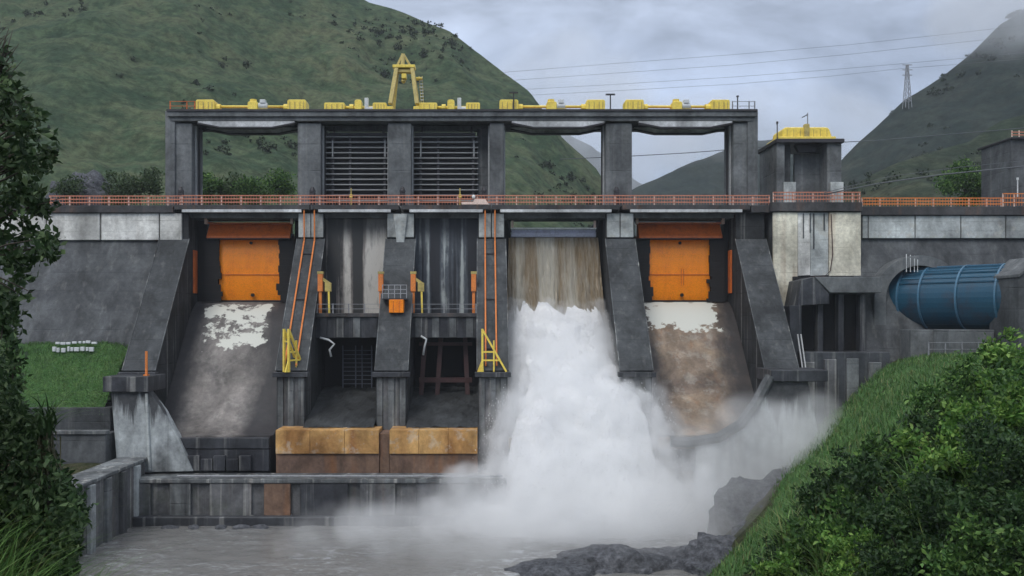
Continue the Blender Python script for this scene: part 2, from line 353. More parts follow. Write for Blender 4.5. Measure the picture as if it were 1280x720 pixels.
# river
def rippl(x, y): return .09 * fbm((x * .5, y * .9, 1), 4) + .05 * fbm((x * 1.7, y * 2.2, 5), 3)
WL = 1.8
r_ = MB().grid(220, 110, lambda u, v: (-34 + 74 * u, 50 + 36 * v, WL + rippl(-34 + 74 * u, 50 + 36 * v)))
m, t, p, _ = mat_new('silty_river_water')
f = rng_(t, noise(t, .8, 7, (1, 2, 1), rough=.7, dist=.8), .50, .66)
f2 = rng_(t, noise(t, .12, 3), .4, .62)
t.links.new(mix(t, mth(t, 'MULTIPLY', f, f2), (.17, .168, .162), (.42, .44, .46)), p.inputs['Base Color'])
p.inputs['Roughness'].default_value = .22
bump(t, p, noise(t, 1.6, 5, (1, 1.8, 1)), .35, .2)
tag(obj('river', r_, m, smooth=True, recalc=False), kind='structure')
m, t, p, _ = mat_new('reservoir_water'); p.inputs['Base Color'].default_value = (.09, .10, .09, 1); p.inputs['Roughness'].default_value = .15
bump(t, p, noise(t, .8, 4), .2, .1)
tag(obj('reservoir', MB().box(-80, 80, 101.5, 420, 28.2, 29.6), m), kind='structure')

# ------------------------------------------------------------------ hills: ridge line to base line, with gullies
def hill(name, ridge, base, mat, amp, nu=150, nv=90, seed=0, back=140, sag=.0, gull=1.0):
    ridge = [at(*p) for p in ridge]; base = [Vector(b_) for b_ in base]
    def samp(pl, u):
        L = [0]
        for a, b_ in zip(pl, pl[1:]): L.append(L[-1] + (b_ - a).length)
        d = u * L[-1]
        for i in range(len(pl) - 1):
            if d <= L[i+1] + 1e-6:
                k = (d - L[i]) / max(1e-6, L[i+1] - L[i]); return pl[i].lerp(pl[i+1], k)
        return pl[-1]
    def fn(u, v):
        a, b_ = samp(ridge, u), samp(base, u)
        if v < .14:                               # the far side, falling away
            k = (.14 - v) / .14; q = a + Vector((0, back * k, -a.z * .8 * k))
            return q + Vector((0, 0, amp * .22 * fbm((q.x * .05 + seed, q.y * .05, 2), 4) * min(1, k * 3 + .5)))
        k = (v - .14) / .86
        q = a.lerp(b_, k); q.z -= sag * math.sin(math.pi * k) * (a.z - b_.z)
        n = (b_ - a).normalized(); up = Vector((0, -.6, .8))
        gv = fbm((q.x * .016 * gull + seed, q.z * .008, q.y * .004 + seed), 5) * amp
        d = fbm((q.x * .05 + seed, q.y * .05, q.z * .05), 5) * amp * .35
        kk = min(1, k * 4 + .18) * min(1, (1 - k) * 5 + .2)
        return q + up * (gv + d) * kk
    mb = MB().grid(nu, nv, fn)
    o_ = obj(name, mb, mat, smooth=True, recalc=False); tag(o_, kind='structure'); return mb
# left hill: behind the dam, filling the left, its spur running down to the right
hillL = hill('hill', [(-700, -330, 380), (-200, -260, 370), (200, -150, 350), (460, 0, 330), (500, 14, 325), (560, 38, 318), (620, 82, 310), (662, 118, 300), (700, 172, 290), (745, 213, 280), (775, 262, 270)],
     [(-330, 122, 20), (-150, 125, 22), (-80, 128, 24), (-50, 130, 24), (-30, 140, 24), (-10, 150, 24), (10, 165, 24), (22, 180, 24), (34, 200, 24), (40, 215, 24), (45, 235, 22)],
     M['hill'], 9.0, 220, 130, seed=1.7, sag=.10)
hillM = hill('hill', [(690, 300, 640), (770, 246, 640), (820, 224, 640), (870, 198, 640), (930, 176, 650), (985, 172, 660), (1040, 205, 680), (1100, 230, 700), (1200, 250, 720)],
     [(60, 420, 20), (95, 420, 20), (120, 420, 20), (150, 420, 20), (190, 420, 20), (230, 420, 20), (290, 420, 20), (390, 430, 20)],
     M['hillfar'], 12, 110, 60, seed=5.2, sag=.05)
hillR = hill('hill', [(960, 262, 400), (1046, 206, 400), (1072, 178, 405), (1130, 124, 410), (1180, 92, 415), (1216, 62, 420), (1250, 28, 425), (1290, 0, 430), (1400, -70, 440), (1700, -200, 450)],
     [(105, 240, 20), (118, 230, 20), (125, 220, 20), (140, 215, 20), (155, 210, 20), (170, 205, 20), (190, 200, 20), (205, 195, 20), (250, 190, 20), (330, 190, 20)],
     M['hillfar'], 9, 150, 90, seed=8.4, sag=.08)
hillS = hill('hill', [(1010, 275, 210), (1060, 240, 212), (1090, 218, 214), (1120, 204, 216), (1160, 190, 220), (1210, 176, 224), (1250, 150, 228), (1310, 132, 232), (1500, 60, 240)],
     [(68, 130, 20), (76, 128, 20), (82, 126, 20), (88, 124, 20), (96, 122, 20), (105, 120, 20), (114, 118, 20), (124, 116, 20), (170, 114, 20)],
     M['hillnear'], 5, 130, 70, seed=3.3, sag=.04)
hillF = hill('hill', [(480, 262, 900), (580, 215, 900), (650, 180, 900), (690, 160, 900), (740, 182, 910), (800, 226, 920), (860, 262, 930)],
     [(-120, 700, 10), (-40, 700, 10), (20, 700, 10), (60, 700, 10), (100, 700, 10), (150, 700, 10), (210, 700, 10)],
     M['hillfar'], 26, 90, 50, seed=11.0)

# ------------------------------------------------------------------ leaf clouds
def leaf_mesh(name, pts, size, mat, parent=None, up=.3, aspect=.5, fold=.25, jit=.4, droop=0.):
    pts = np.asarray(pts, float); n = len(pts)
    d = rng.normal(size=(n, 3)); d[:, 2] += up - droop; d /= np.linalg.norm(d, axis=1)[:, None] + 1e-9
    a = rng.normal(size=(n, 3)); a[:, 2] *= .35
    s = np.cross(d, a); s /= np.linalg.norm(s, axis=1)[:, None] + 1e-9
    nn = np.cross(s, d); L = size * (1 + jit * rng.uniform(-1, 1, n))[:, None]; W = L * aspect * .5
    v = np.stack([pts, pts + d * L * .45 + s * W + nn * L * fold * .5, pts + d * L, pts + d * L * .45 - s * W + nn * L * fold * .5], 1).reshape(-1, 3)
    return raw_mesh(name, v, np.arange(n * 4).reshape(n, 4)[:, [0, 1, 2, 0, 2, 3]].reshape(-1, 3), mat, parent)
def raw_mesh(name, v, tris, mat, parent=None):
    if parent is not None: org = np.array(ORG[parent.name])
    else: lo, hi = v.min(0), v.max(0); org = np.array([(lo[0]+hi[0])/2, (lo[1]+hi[1])/2, lo[2]])
    me = bpy.data.meshes.new(name); k = tris.shape[1]; nf = len(tris)
    me.vertices.add(len(v)); me.vertices.foreach_set('co', (v - org).astype(np.float32).ravel())
    me.loops.add(nf * k); me.loops.foreach_set('vertex_index', tris.astype(np.int32).ravel())
    me.polygons.add(nf); me.polygons.foreach_set('loop_start', np.arange(0, nf * k, k, dtype=np.int32))
    me.update(calc_edges=True); me.validate(); me.materials.append(mat)
    o_ = bpy.data.objects.new(name, me); COL.objects.link(o_)
    if parent is not None: o_.parent = parent
    else: o_.location = org
    ORG[o_.name] = tuple(org); return o_
def blades(name, roots, h, mat, lean=.5, width=.02, seg=3, parent=None, hj=.4, dirbias=None):
    roots = np.asarray(roots, float); n = len(roots)
    ang = rng.uniform(0, 2 * np.pi, n); d = np.stack([np.cos(ang), np.sin(ang), np.zeros(n)], 1)
    if dirbias is not None: d = d + np.asarray(dirbias); d /= np.linalg.norm(d, axis=1)[:, None] + 1e-9
    s = np.stack([-d[:, 1], d[:, 0], np.zeros(n)], 1)
    Hh = h * (1 + hj * rng.uniform(-1, 1, n)); ln = lean * rng.uniform(.3, 1.4, n)
    rows = []
    for k in range(seg + 1):
        q = k / seg; c = roots + d * (ln * Hh * q ** 2)[:, None] + np.array([0, 0, 1.]) * (Hh * (q - .35 * ln * q ** 2.2))[:, None]
        wv = width * (1 - q ** 1.5) + .0015
        rows += [c - s * wv, c + s * wv]
    v = np.stack(rows, 1).reshape(-1, 3); st = 2 * (seg + 1)
    q = np.concatenate([np.array([[2*k, 2*k+1, 2*k+3, 2*k+2]]) for k in range(seg)], 0)
    f = (np.arange(n)[:, None, None] * st + q[None]).reshape(-1, 4)
    return raw_mesh(name, v, f, mat, parent)
def clump_pts(centers, radii, per, shell=.5):
    out = []
    for c, r in zip(centers, radii):
        n = int(per * r ** 2); d = rng.normal(size=(n, 3)); d /= np.linalg.norm(d, axis=1)[:, None] + 1e-9
        rad = r * (shell + (1 - shell) * rng.uniform(0, 1, n)) * rng.uniform(.55, 1.1, n)
        out.append(np.asarray(c) + d * rad[:, None] * np.array([1, 1, .8]))
    return np.concatenate(out, 0)
def tree(name, label, base, top, rx, n_cl, leaf, per, mat, group=None, cr=(.5, .9), trunk_r=.12, cat='tree', rz=None, zc=.62, limbs=True):
    base = Vector(base); hgt = top; t_ = thing(name, label, cat, tuple(base), group)
    cen, rad = [], []
    rz = rz or hgt * .42
    for i in range(n_cl):
        while True:
            d = rng.uniform(-1, 1, 3)
            if np.linalg.norm(d) < 1: break
        cen.append((base.x + d[0] * rx, base.y + d[1] * rx, base.z + hgt * zc + d[2] * rz)); rad.append(rng.uniform(*cr) * rx)
    tm = MB(); p0 = base - Vector((0, 0, .4)); p1 = base + Vector((rng.normal() * .08 * rx, 0, hgt * .35)); p2 = base + Vector((rng.normal() * .15 * rx, 0, hgt * .8))
    tm.tube([p0, base + Vector((0, 0, hgt * .12)), p1, p2], [trunk_r * 1.4, trunk_r, trunk_r * .75, trunk_r * .25], 7)
    obj('trunk', tm, M['wood'], t_, smooth=True)
    if limbs:
        lm = MB()
        for c in cen[:min(14, n_cl)]:
            k = rng.uniform(.2, .9); s_ = p1.lerp(p2, k); c = Vector(c)
            lm.tube([s_, s_.lerp(c, .5) + Vector((0, 0, .05 * hgt)), c], [trunk_r * .45, trunk_r * .28, trunk_r * .08], 5)
        obj('limb', lm, M['wood'], t_, smooth=True)
    leaf_mesh('crown', clump_pts(cen, rad, per), leaf, mat, t_)
    return t_
def hill_scrub(mb, n, rmin, rmax, zmin, ymax, per):
    v = np.array(mb.v); ok = v[(v[:, 2] > zmin) & (v[:, 1] < ymax)]
    keep = np.array([mnoise.noise(Vector((p[0] * .03, p[1] * .03, p[2] * .03))) for p in ok]) + rng.normal(0, .22, len(ok))
    ok = ok[np.argsort(-keep)[:max(n * 2, 10)]]; idx = rng.choice(len(ok), min(n, len(ok)), replace=False)
    c = ok[idx] + rng.normal(0, 1.0, (len(idx), 3)) * np.array([1, 1, .1]); r = rng.uniform(rmin, rmax, len(idx)) * rng.uniform(.5, 1.2, len(idx))
    return clump_pts(c, r, per, .35)
tag(leaf_mesh('hillside_scrub', hill_scrub(hillL, 900, .7, 2.0, 22, 330, 26), .55, M['scrub'], up=.5, aspect=.9), 'dark scrub dotted over the steep green hill behind the dam', 'scrub', kind='stuff')
tag(leaf_mesh('hillside_scrub', hill_scrub(hillS, 420, .6, 1.7, 22, 260, 26), .5, M['scrub'], up=.5, aspect=.9), 'dark scrub on the low ridge behind the right end of the crest', 'scrub', kind='stuff')
tag(leaf_mesh('hillside_scrub', hill_scrub(hillR, 420, 1.2, 3.0, 40, 460, 12), 1.0, M['scrub'], up=.5, aspect=.9), 'dark scrub on the tall pyramid shaped hill at the right', 'scrub', kind='stuff')

# ================================================================== THE DAM
YF = 95.0                                   # plane of the pier fronts under the road
dam = thing('concrete_dam', 'grey concrete gated dam with sloping piers and spillway chutes across the river', 'dam', (0, 95, 0))
PIERS = [(-34.2, -31.2), (-19.5, -16.7), (-10.0, -7.0), (-0.2, 2.65), (13.5, 16.5), (27.4, 30.5)]
ZS, ZE, YE = 28.6, 15.0, 85.0               # slope: start height (at YF), end height and end depth
def slopeZ(y): return ZE + (ZS - ZE) * (y - YE) / (YF - YE)
for i, (a, b) in enumerate(PIERS):
    prof = [(95, 31.45), (95, ZS), (YE, ZE), (YE, 3.0), (110, 3.0), (110, 31.45)]
    pr = obj('pier', MB().yz(prof, a, b), M['pierwall'], dam, bevel=.06)
    sk = MB()                                # dark weathered sloping cover slab with slightly raised edge
    dy, dz = (ZS - ZE), (YF - YE); l_ = math.hypot(dy, dz); ny, nz_ = -dy / l_, dz / l_
    th = .18
    y1, z1 = YF, ZS - .02
    ye, ze = (YE + .05, ZE + .05)
    prof = [(y1, z1), (ye, ze), (ye + ny * th, ze + nz_ * th), (y1 + ny * th, z1 + nz_ * th)]
    obj('slope_slab', sk.yz(prof, a - .12, b + .12), M['slope'], pr, bevel=.03)
    for q in (a - .13, b + .06):             # thin pale arrises along the slope
        o1, o2 = th, th + .05
        obj('edge_strip', MB().yz([(y1 + ny * o1, z1 + nz_ * o1), (ye + ny * o1, ze + nz_ * o1), (ye + ny * o2, ze + nz_ * o2), (y1 + ny * o2, z1 + nz_ * o2)], q, q + .07), M['pier'], pr)
    cap = MB().box(a - .3, b + .3, YE - .55, YE + .25, ZE - .45, ZE + .02)
    obj('nose_cap', cap, M['wetdark'], pr, bevel=.04)
    if i not in (0, 5):
        mid = (a + b) / 2; z0 = ZS + .25
        for (q0, q1) in ((a + .08, mid - .05), (mid + .05, b - .08)):
            zz = z0 - (1.9 if False else 0)
            obj('facing_panel', MB().box(q0, q1, YF - .16, YF - .002, zz, 31.4), M['palegrey'], pr, bevel=.03)
    # vertical pilaster ribs on the nose below the cap
    if 0 < i < 5:
        for q in (a + .12, (a + b) / 2 - .28, b - .68):
            obj('nose_rib', MB().box(q, q + .55, YE - .22, YE + .01, 5.8, ZE - .46), M['pier'], pr, bevel=.03)
        obj('nose_face', MB().box(a + .70, b - .72, YE - .06, YE + .01, 5.8, ZE - .47), M['toe'], pr)
    if i == 2:                               # wedge of pale concrete running down the middle of this pier
        w_ = MB().xz([(a + .75, 31.3), (b - .75, 31.3), (b - 1.25, 26.9), (a + 1.25, 26.9)], YF - .42, YF + .01)
        obj('wedge', w_, M['palegrey'], pr, bevel=.04)
# abutment walls: pale parapet of cast panels over a dark battered face
def battered(x0, x1, ybase, zbase, ztop=28.7):
    mb = MB(); n = 44
    mb.yz([(95.2, ztop), (ybase, zbase), (ybase, zbase - 8), (112, zbase - 8), (112, ztop)], x0, x1); return mb
lw = obj('abutment_wall', battered(-66, -34.2, 89.0, 15.8), M['face'], dam, bevel=.04)
rw = obj('abutment_wall', battered(39.6, 80, 91.0, 15.8), M['face'], dam, bevel=.04)
for (q0, q1) in ((228, 201), (199.4, 127.8), (125.6, 60), (58.5, -10), (-11.5, -80)):
    obj('parapet_panel', MB().box(X(q1, 95), X(q0, 95), 94.75, 96.2, 28.55, 31.40), M['pale'], lw, bevel=.04)
for k, (q0, q1) in enumerate(((1077, 1083.5), (1085, 1142), (1143.5, 1199), (1200.5, 1255), (1256.5, 1312), (1313.5, 1370), (1371.5, 1430))):
    obj('parapet_panel', MB().box(X(q0, 95), X(q1, 95), 94.75, 96.2, Z(298, 95), 31.15), M['palegrey'], rw, bevel=.04)
obj('wall_core', MB().box(-66, -34.25, 96.25, 100, 27, 31.45), M['face'], lw); obj('wall_core', MB().box(40.9, 80, 96.25, 100, 27, 31.2), M['face'], rw)
# cream block right of the spillway, of four cast strips
xb = [X(p_, 94) for p_ in (966, 997, 1012, 1036, 1076)]
blk = obj('abutment_block', MB().box(xb[0] + .1, xb[4], 94.2, 104, 16, 31.4), M['face'], dam)
def strip(p0, p1, zb0, zb1, m_, y=93.9):
    obj('facing_strip', MB().xz([(X(p0, 94) + .02, 31.4), (X(p1, 94) - .02, 31.4), (X(p1, 94) - .02, zb1), (X(p0, 94) + .02, zb0)], y, 94.21), m_, blk, bevel=.03)
strip(966, 997, Z(384, 94) , Z(382, 94), M['paleblock']); strip(997, 1013, Z(345, 94), Z(344, 94), M['pale'], 93.98)
strip(1013, 1036, Z(345, 94), Z(344, 94), M['palegrey'], 94.02); strip(1036, 1076, Z(345, 94), Z(345, 94), M['paleblock'])
for px in (1004, 1012.5, 1017, 1030):
    obj('drain_groove', MB().box(X(px, 94) - .05, X(px, 94) + .05, 93.90, 94.0, Z(285 + 40 * random.random(), 94), 31.3), M['wetdark'], blk)
obj('rust_pipe', MB().tube([(X(1038, 94), 93.8, 31.2), (X(1040, 94), 93.8, 27), (X(1037, 94), 93.8, 25.2), (X(1030, 94), 93.85, 24.6), (X(990, 94), 93.85, 24.5)], .05, 6), M['redsteel'], blk)

# spillway chutes
CH = [(82.4, 9.35), (83.2, 9.05), (84.5, 9.25), (86.5, 10.4), (89.0, 13.0), (92.0, 16.6), (95.0, 20.2), (96.6, 21.6), (98.0, 22.15), (100.5, 22.2)]
cy = np.linspace(82.4, 100.5, 46)
def pchip(y):
    return float(np.interp(y, [a for a, _ in CH], [b for _, b in CH]))
czs = np.array([np.mean([pchip(min(100.5, max(82.4, y + d))) for d in np.linspace(-.9, .9, 7)]) for y in cy])
def chuteZ(y): return float(np.interp(y, cy, czs))
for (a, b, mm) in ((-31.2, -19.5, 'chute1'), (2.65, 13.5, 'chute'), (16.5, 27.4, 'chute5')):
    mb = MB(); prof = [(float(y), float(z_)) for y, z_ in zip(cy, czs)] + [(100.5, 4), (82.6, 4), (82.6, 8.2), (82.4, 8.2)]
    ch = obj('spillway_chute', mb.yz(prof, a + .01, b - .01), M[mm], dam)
    obj('bucket_lip', MB().box(a + .02, b - .02, 81.9, 82.62, 8.1, 9.1), M['wetdark'] if a < 0 else M['chutetan'], ch, bevel=.05)
    obj('lip_wall', MB().box(a + .02, b - .02, 82.0, 82.58, 6.0, 8.05), M['wetdark'], ch, bevel=.05)
# side walls' feet: pale stained training walls in front of the outer piers
pa = [at(p_, q_, 82) for p_, q_ in ((142, 488), (188, 488), (206, 512), (226, 548), (244, 588), (150, 590))]
nw = obj('training_wall', MB().xz([(v.x, v.z) for v in pa], 81.4, 82.6), M['stain'], dam, bevel=.06)
obj('wall_cap', MB().box(X(134, 82), X(190, 82), 81.0, 85.6, Z(489, 82), Z(470, 82)), M['wetdark'], nw, bevel=.05)
obj('wall_rib', MB().tube([at(183, 492, 81.3), at(187, 588, 81.3)], .14, 6), M['palegrey'], nw)
pb = [at(p_, q_, 82) for p_, q_ in ((962, 470), (1006, 470), (1040, 640), (868, 640), (868, 556), (905, 548), (930, 528))]
nw2 = obj('training_wall', MB().xz([(v.x, v.z) for v in pb], 81.4, 82.6), M['stain'], dam, bevel=.06)
obj('wall_cap', MB().box(X(960, 82), X(1030, 82), 81.0, 85.6, Z(476, 82), Z(462, 82)), M['wetdark'], nw2, bevel=.05)
edge = [at(p_, q_, 81.3) for p_, q_ in ((963, 470), (944, 505), (926, 530), (898, 547), (860, 553), (838, 552))]
obj('curb', MB().tube(edge, .48, 8), M['face'], nw2)
# middle bays: curtain wall, walkway slab, lower opening
FLZ, FLY = 20.7, 90.0
for (a, b, mm) in ((-16.7, -10.0, 'streak'), (-7.0, -0.2, 'streakdark')):
    cw = obj('curtain_wall', MB().box(a + .01, b - .01, 96.0, 97.2, FLZ - .2, 31.3), M[mm], dam)
    n = 5
    for k in range(0):
        x0 = a + (b - a) * (k + .12 * random.random()) / n; x1 = a + (b - a) * (k + .86 + .1 * random.random()) / n
        obj('cast_strip', MB().box(max(a + .05, x0), min(b - .05, x1), 95.9 - .16 * (k % 2), 96.01, FLZ + .01, 30.2 - .5 * random.random()), M[mm], cw, bevel=.04)
    sl = obj('walkway_slab', MB().box(a + .01, b - .01, FLY, 95.95, FLZ - .4, FLZ), M['deck'], dam, bevel=.04)
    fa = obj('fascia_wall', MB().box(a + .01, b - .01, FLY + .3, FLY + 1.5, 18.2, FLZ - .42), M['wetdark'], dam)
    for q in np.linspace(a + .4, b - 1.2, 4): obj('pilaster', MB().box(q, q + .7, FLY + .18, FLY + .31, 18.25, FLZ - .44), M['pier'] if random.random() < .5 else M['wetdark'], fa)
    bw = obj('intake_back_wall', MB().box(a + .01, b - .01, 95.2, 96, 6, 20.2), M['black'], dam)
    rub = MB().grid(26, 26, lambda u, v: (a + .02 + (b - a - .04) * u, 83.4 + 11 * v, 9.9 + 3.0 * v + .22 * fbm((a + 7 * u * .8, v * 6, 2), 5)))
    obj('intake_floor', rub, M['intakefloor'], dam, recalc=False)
# sill of iron-stained blocks, apron and toe wall
for (p0, p1) in ((345, 474), (487, 597)):
    s_ = obj('sill', MB().box(X(p0, 82), X(p1, 82), 82.0, 86, 5.2, 9.55), M['silllow'], dam, bevel=.05)
    n = 3
    for k in range(n):
        q0 = X(p0, 82) + (X(p1, 82) - X(p0, 82)) * k / n; q1 = X(p0, 82) + (X(p1, 82) - X(p0, 82)) * (k + 1) / n
        if True: obj('sill_block', MB().box(q0 + .012, q1 - .012, 81.78, 85.5, 7.65, 9.85), M['sill'], s_, bevel=.03)
obj('sill_core', MB().box(X(474, 82) + .02, X(487, 82) - .02, 82.15, 86, 5.2, 9.5), M['silllow'], dam, bevel=.04)
ap = obj('apron', MB().box(X(165, 79), 2.4, 79.3, 82.2, -2, 5.6), M['toe'], dam, bevel=.06)
obj('apron_ledge', MB().box(X(165, 79), 2.3, 78.85, 82.0, 5.45, 5.85), M['pier'], ap, bevel=.08)
obj('apron_rail', MB().tube([(X(220, 78.6), 78.9, 6.1), (2.0, 78.9, 6.1)], .09, 6), M['steel'], ap)
for px, wd, mm in ((168, 20, 'toe'), (212, 26, 'pier'), (262, 52, 'toe'), (330, 33, 'silllow'), (375, 60, 'wetdark'), (450, 44, 'toe'), (520, 30, 'wetdark'), (566, 44, 'toe')):
    obj('buttress', MB().box(X(px, 79), X(px + wd, 79), 78.95, 79.31, -1, 5.42), M[mm], ap, bevel=.05)
obj('toe_footing', MB().box(X(165, 79), 2.2, 78.3, 79.3, -2, 2.6), M['wetdark'], ap, bevel=.1)
for k in range(6):
    xq = X(220 + 16 * k, 82); obj('lip_block', MB().box(xq, xq + 1.1, 81.6, 82.0, 6.1, 7.2 + .3 * (k % 2)), M['wetdark'], ap, bevel=.04)
# left bank wall beside the river
bwall = thing('bank_wall', 'low weathered concrete retaining wall along the left river bank', 'wall', (-31, 75, 0))
obj('wall', MB().box(-32.2, -30.7, 62, 81.3, -2, 7.1), M['toe'], bwall, bevel=.06)
obj('coping', MB().box(-33.2, -30.5, 62, 81.35, 7.1, 7.4), M['pier'], bwall, bevel=.05)
for k, y in enumerate(np.arange(63, 81, 3.1)): obj('buttress', MB().box(-30.72, -30.35, y, y + .9, -1, 7.05), M[('pier', 'toe', 'sill')[k % 3] if k % 3 != 2 else 'stain'], bwall, bevel=.05)
# terraced blocks behind that wall
tb = thing('terrace_wall', 'dark stepped concrete terrace below the left grass bank', 'wall', (-37, 82, 7))
obj('step', MB().box(-46, -34.0, 80.5, 84.0, 6.5, 9.6), M['face'], tb, bevel=.06)
obj('step', MB().box(-48, -34.6, 83.0, 89.5, 6.5, 11.8), M['slope'], tb, bevel=.06)
obj('coping', MB().box(-46.2, -33.9, 80.3, 81.2, 9.62, 9.95), M['pier'], tb, bevel=.04)
# grass berm at the left
def bermz(u, v, x, y): return 11.6 + 6.0 * min(1, max(0, (y - 83.2) / 6.2)) ** .8 + .25 * fbm((x * .4, y * .4, 1), 3) - .9 * max(0, (x + 36.5) / 2)
berm = MB().grid(60, 30, lambda u, v: (-60 + 24.6 * u, 83.2 + 7.3 * v, bermz(u, v, -60 + 24.6 * u, 83.2 + 7.3 * v)))
tag(obj('grass_bank', berm, M['lawn'], smooth=True, recalc=False), kind='structure')
bv = np.array(berm.v)
rt = bv[rng.integers(0, len(bv), 24000)] + rng.uniform(-.25, .25, (24000, 3)) * np.array([1, 1, .1])
tag(blades('grass', rt, .28, M['grass'], .5, .018, 2), 'short bright green grass on the bank under the left dam wall', 'grass', kind='stuff')
# white lettering blocks on the bank edge
for r2 in range(2):
    xq = X(68, 88.6) + .1 * r2; ks = 0
    while xq < X(120, 88.6):
        wd = random.uniform(.2, .55); zz = bermz(0, 0, xq, 88.8)
        hh = .30 * random.uniform(.6, 1)
        o = obj('painted_stone', MB().box(xq, xq + wd, 88.55 - .45 * (1 - r2), 88.8 - .45 * (1 - r2), zz + .05 + .44 * r2 - .3 * (1 - r2), zz + .05 + hh + .44 * r2 - .1 * (1 - r2)), M['greybox'], bevel=.03)
        tag(o, '%s white painted stone from the left in the %s row on the grass bank' % (['first', 'second', 'third', 'fourth', 'fifth', 'sixth', 'seventh', 'eighth', 'ninth', 'tenth', 'eleventh', 'twelfth'][min(ks, 11)], 'upper' if r2 else 'lower'), 'stone', 'white stones on the grass bank, ' + ('upper' if r2 else 'lower') + ' row')
        xq += wd + random.uniform(.06, .2); ks += 1

# ------------------------------------------------------------------ road bridge along the crest
road = thing('road_bridge', 'dark crest road deck with pale lower lip spanning the spillway bays', 'bridge', (0, 96, 31.5))
BAYS = [(-31.2, -19.5), (-16.7, -10.0), (-7.0, -.2), (2.65, 13.5), (16.5, 27.4)]
for k, (a, b) in enumerate(BAYS):
    sp_ = obj('span', MB().box(a - 1.35, b + 1.35, 94.3, 99.6, 31.75, 32.25), M['deck'], road, bevel=.03)
    obj('edge_lip', MB().box(a - .5, b + .5, 94.22, 94.6, 31.46, 31.76), M['lip'], sp_, bevel=.02)
    for y in (95.6, 97.2, 98.8): obj('girder', MB().box(a - .2, b + .2, y, y + .35, 31.0, 31.74), M['beam'], sp_)
obj('abutment_deck', MB().box(-70, -32.7, 94.45, 99.6, 31.45, 32.22), M['deck'], road, bevel=.03)
obj('abutment_deck', MB().box(28.9, X(963, 94), 94.35, 99.6, 31.45, 32.22), M['deck'], road, bevel=.03)
obj('abutment_deck', MB().box(X(963, 94) + .02, X(1076, 94), 93.6, 99.6, 31.5, 32.45), M['deck'], road, bevel=.03)
obj('abutment_deck', MB().box(X(1076, 94) + .02, 84, 94.45, 99.6, 31.2, 32.1), M['deck'], road, bevel=.03)

def railing(label, x0, x1, y, z, hgt, step=2.1, mat='rail', pmat='railpale', n=3, r=.05, group=None, infill=True):
    t_ = thing('guard_railing', label, 'railing', ((x0 + x1) / 2, y, z), group)
    post = obj('post', MB().box(x0, x0 + .11, y - .055, y + .055, z, z + hgt), M[pmat], t_)
    k = 1
    while x0 + k * step < x1: place(post, t_, (k * step, 0, 0)); k += 1
    place(post, t_, (x1 - x0 - .11, 0, 0))
    for j in range(n):
        zz = z + hgt * (j + 1) / n - .05
        obj('rail', MB().box(x0, x1, y - .14, y - .06, zz - r, zz + r), M[mat], t_)
    if infill:
        inf = MB(); q = x0 + .2
        while q < x1: inf.box(q, q + .035, y - .11, y - .08, z + .06, z + hgt - .06); q += .3
        tag(obj('baluster', inf, M[mat], t_), kind='stuff')
    return t_
railing('faded orange railing on the crest above the left dam wall', X(62, 94.7), X(226, 94.7), 94.7, 32.23, 1.05)
railing('long faded orange railing on the crest road over the spillway gates', X(227, 94.6), X(962, 94.6), 94.6, 32.26, 1.05)
railing('orange railing on top of the cream block below the intake tower', X(966, 93.9), X(1075, 93.9), 93.9, 32.46, 1.1)
railing('orange railing on the crest road right of the cream block', X(1077, 94.7), X(1252, 94.7), 94.7, 32.11, .95, 1.9, 'railrust')
railing('taller orange railing at the far right end of the crest', X(1253, 94.6), X(1340, 94.6), 94.6, 32.12, 1.4, 1.2, 'railrust')
for px in (225, 390, 503, 605, 771):         # dark lantern boxes at the column feet, rusty run-off below
    lp = thing('lantern', 'dark lantern box on the crest at the foot of the %s hoist column' % {225: 'leftmost', 390: 'second', 503: 'third', 605: 'fourth', 771: 'fifth'}[px], 'lamp', (X(px, 95), 95.2, 32.26), 'lanterns at the column feet')
    x_ = X(px, 95)
    obj('body', MB().box(x_ - .28, x_ + .28, 95.0, 95.5, 32.26, 33.75), M['steeldark'], lp, bevel=.04)
    obj('hood', MB().tube([(x_, 95.25, 33.75), (x_, 95.25, 33.95), (x_, 95.25, 34.3)], [.34, .32, .14], 8), M['steeldark'], lp)
pn = thing('railing_board', 'pale board fixed to the crest railing beside the fourth column', 'board', (X(595, 94.4), 94.35, 32.27))
obj('board', MB().xz([(X(577, 94.4), 32.3), (X(611, 94.4), 32.3), (X(607, 94.4), 32.85), (X(593, 94.4), 32.9), (X(592, 94.4), 32.6), (X(577, 94.4), 32.55)], 94.30, 94.38), M['railpale'], pn)
obj('globe', MB().tube([(X(592, 94.4), 94.34, 32.88), (X(592, 94.4), 94.34, 33.0), (X(592, 94.4), 94.34, 33.2), (X(592, 94.4), 94.34, 33.32)], [.08, .2, .2, .06], 8), M['white'], pn, smooth=True)

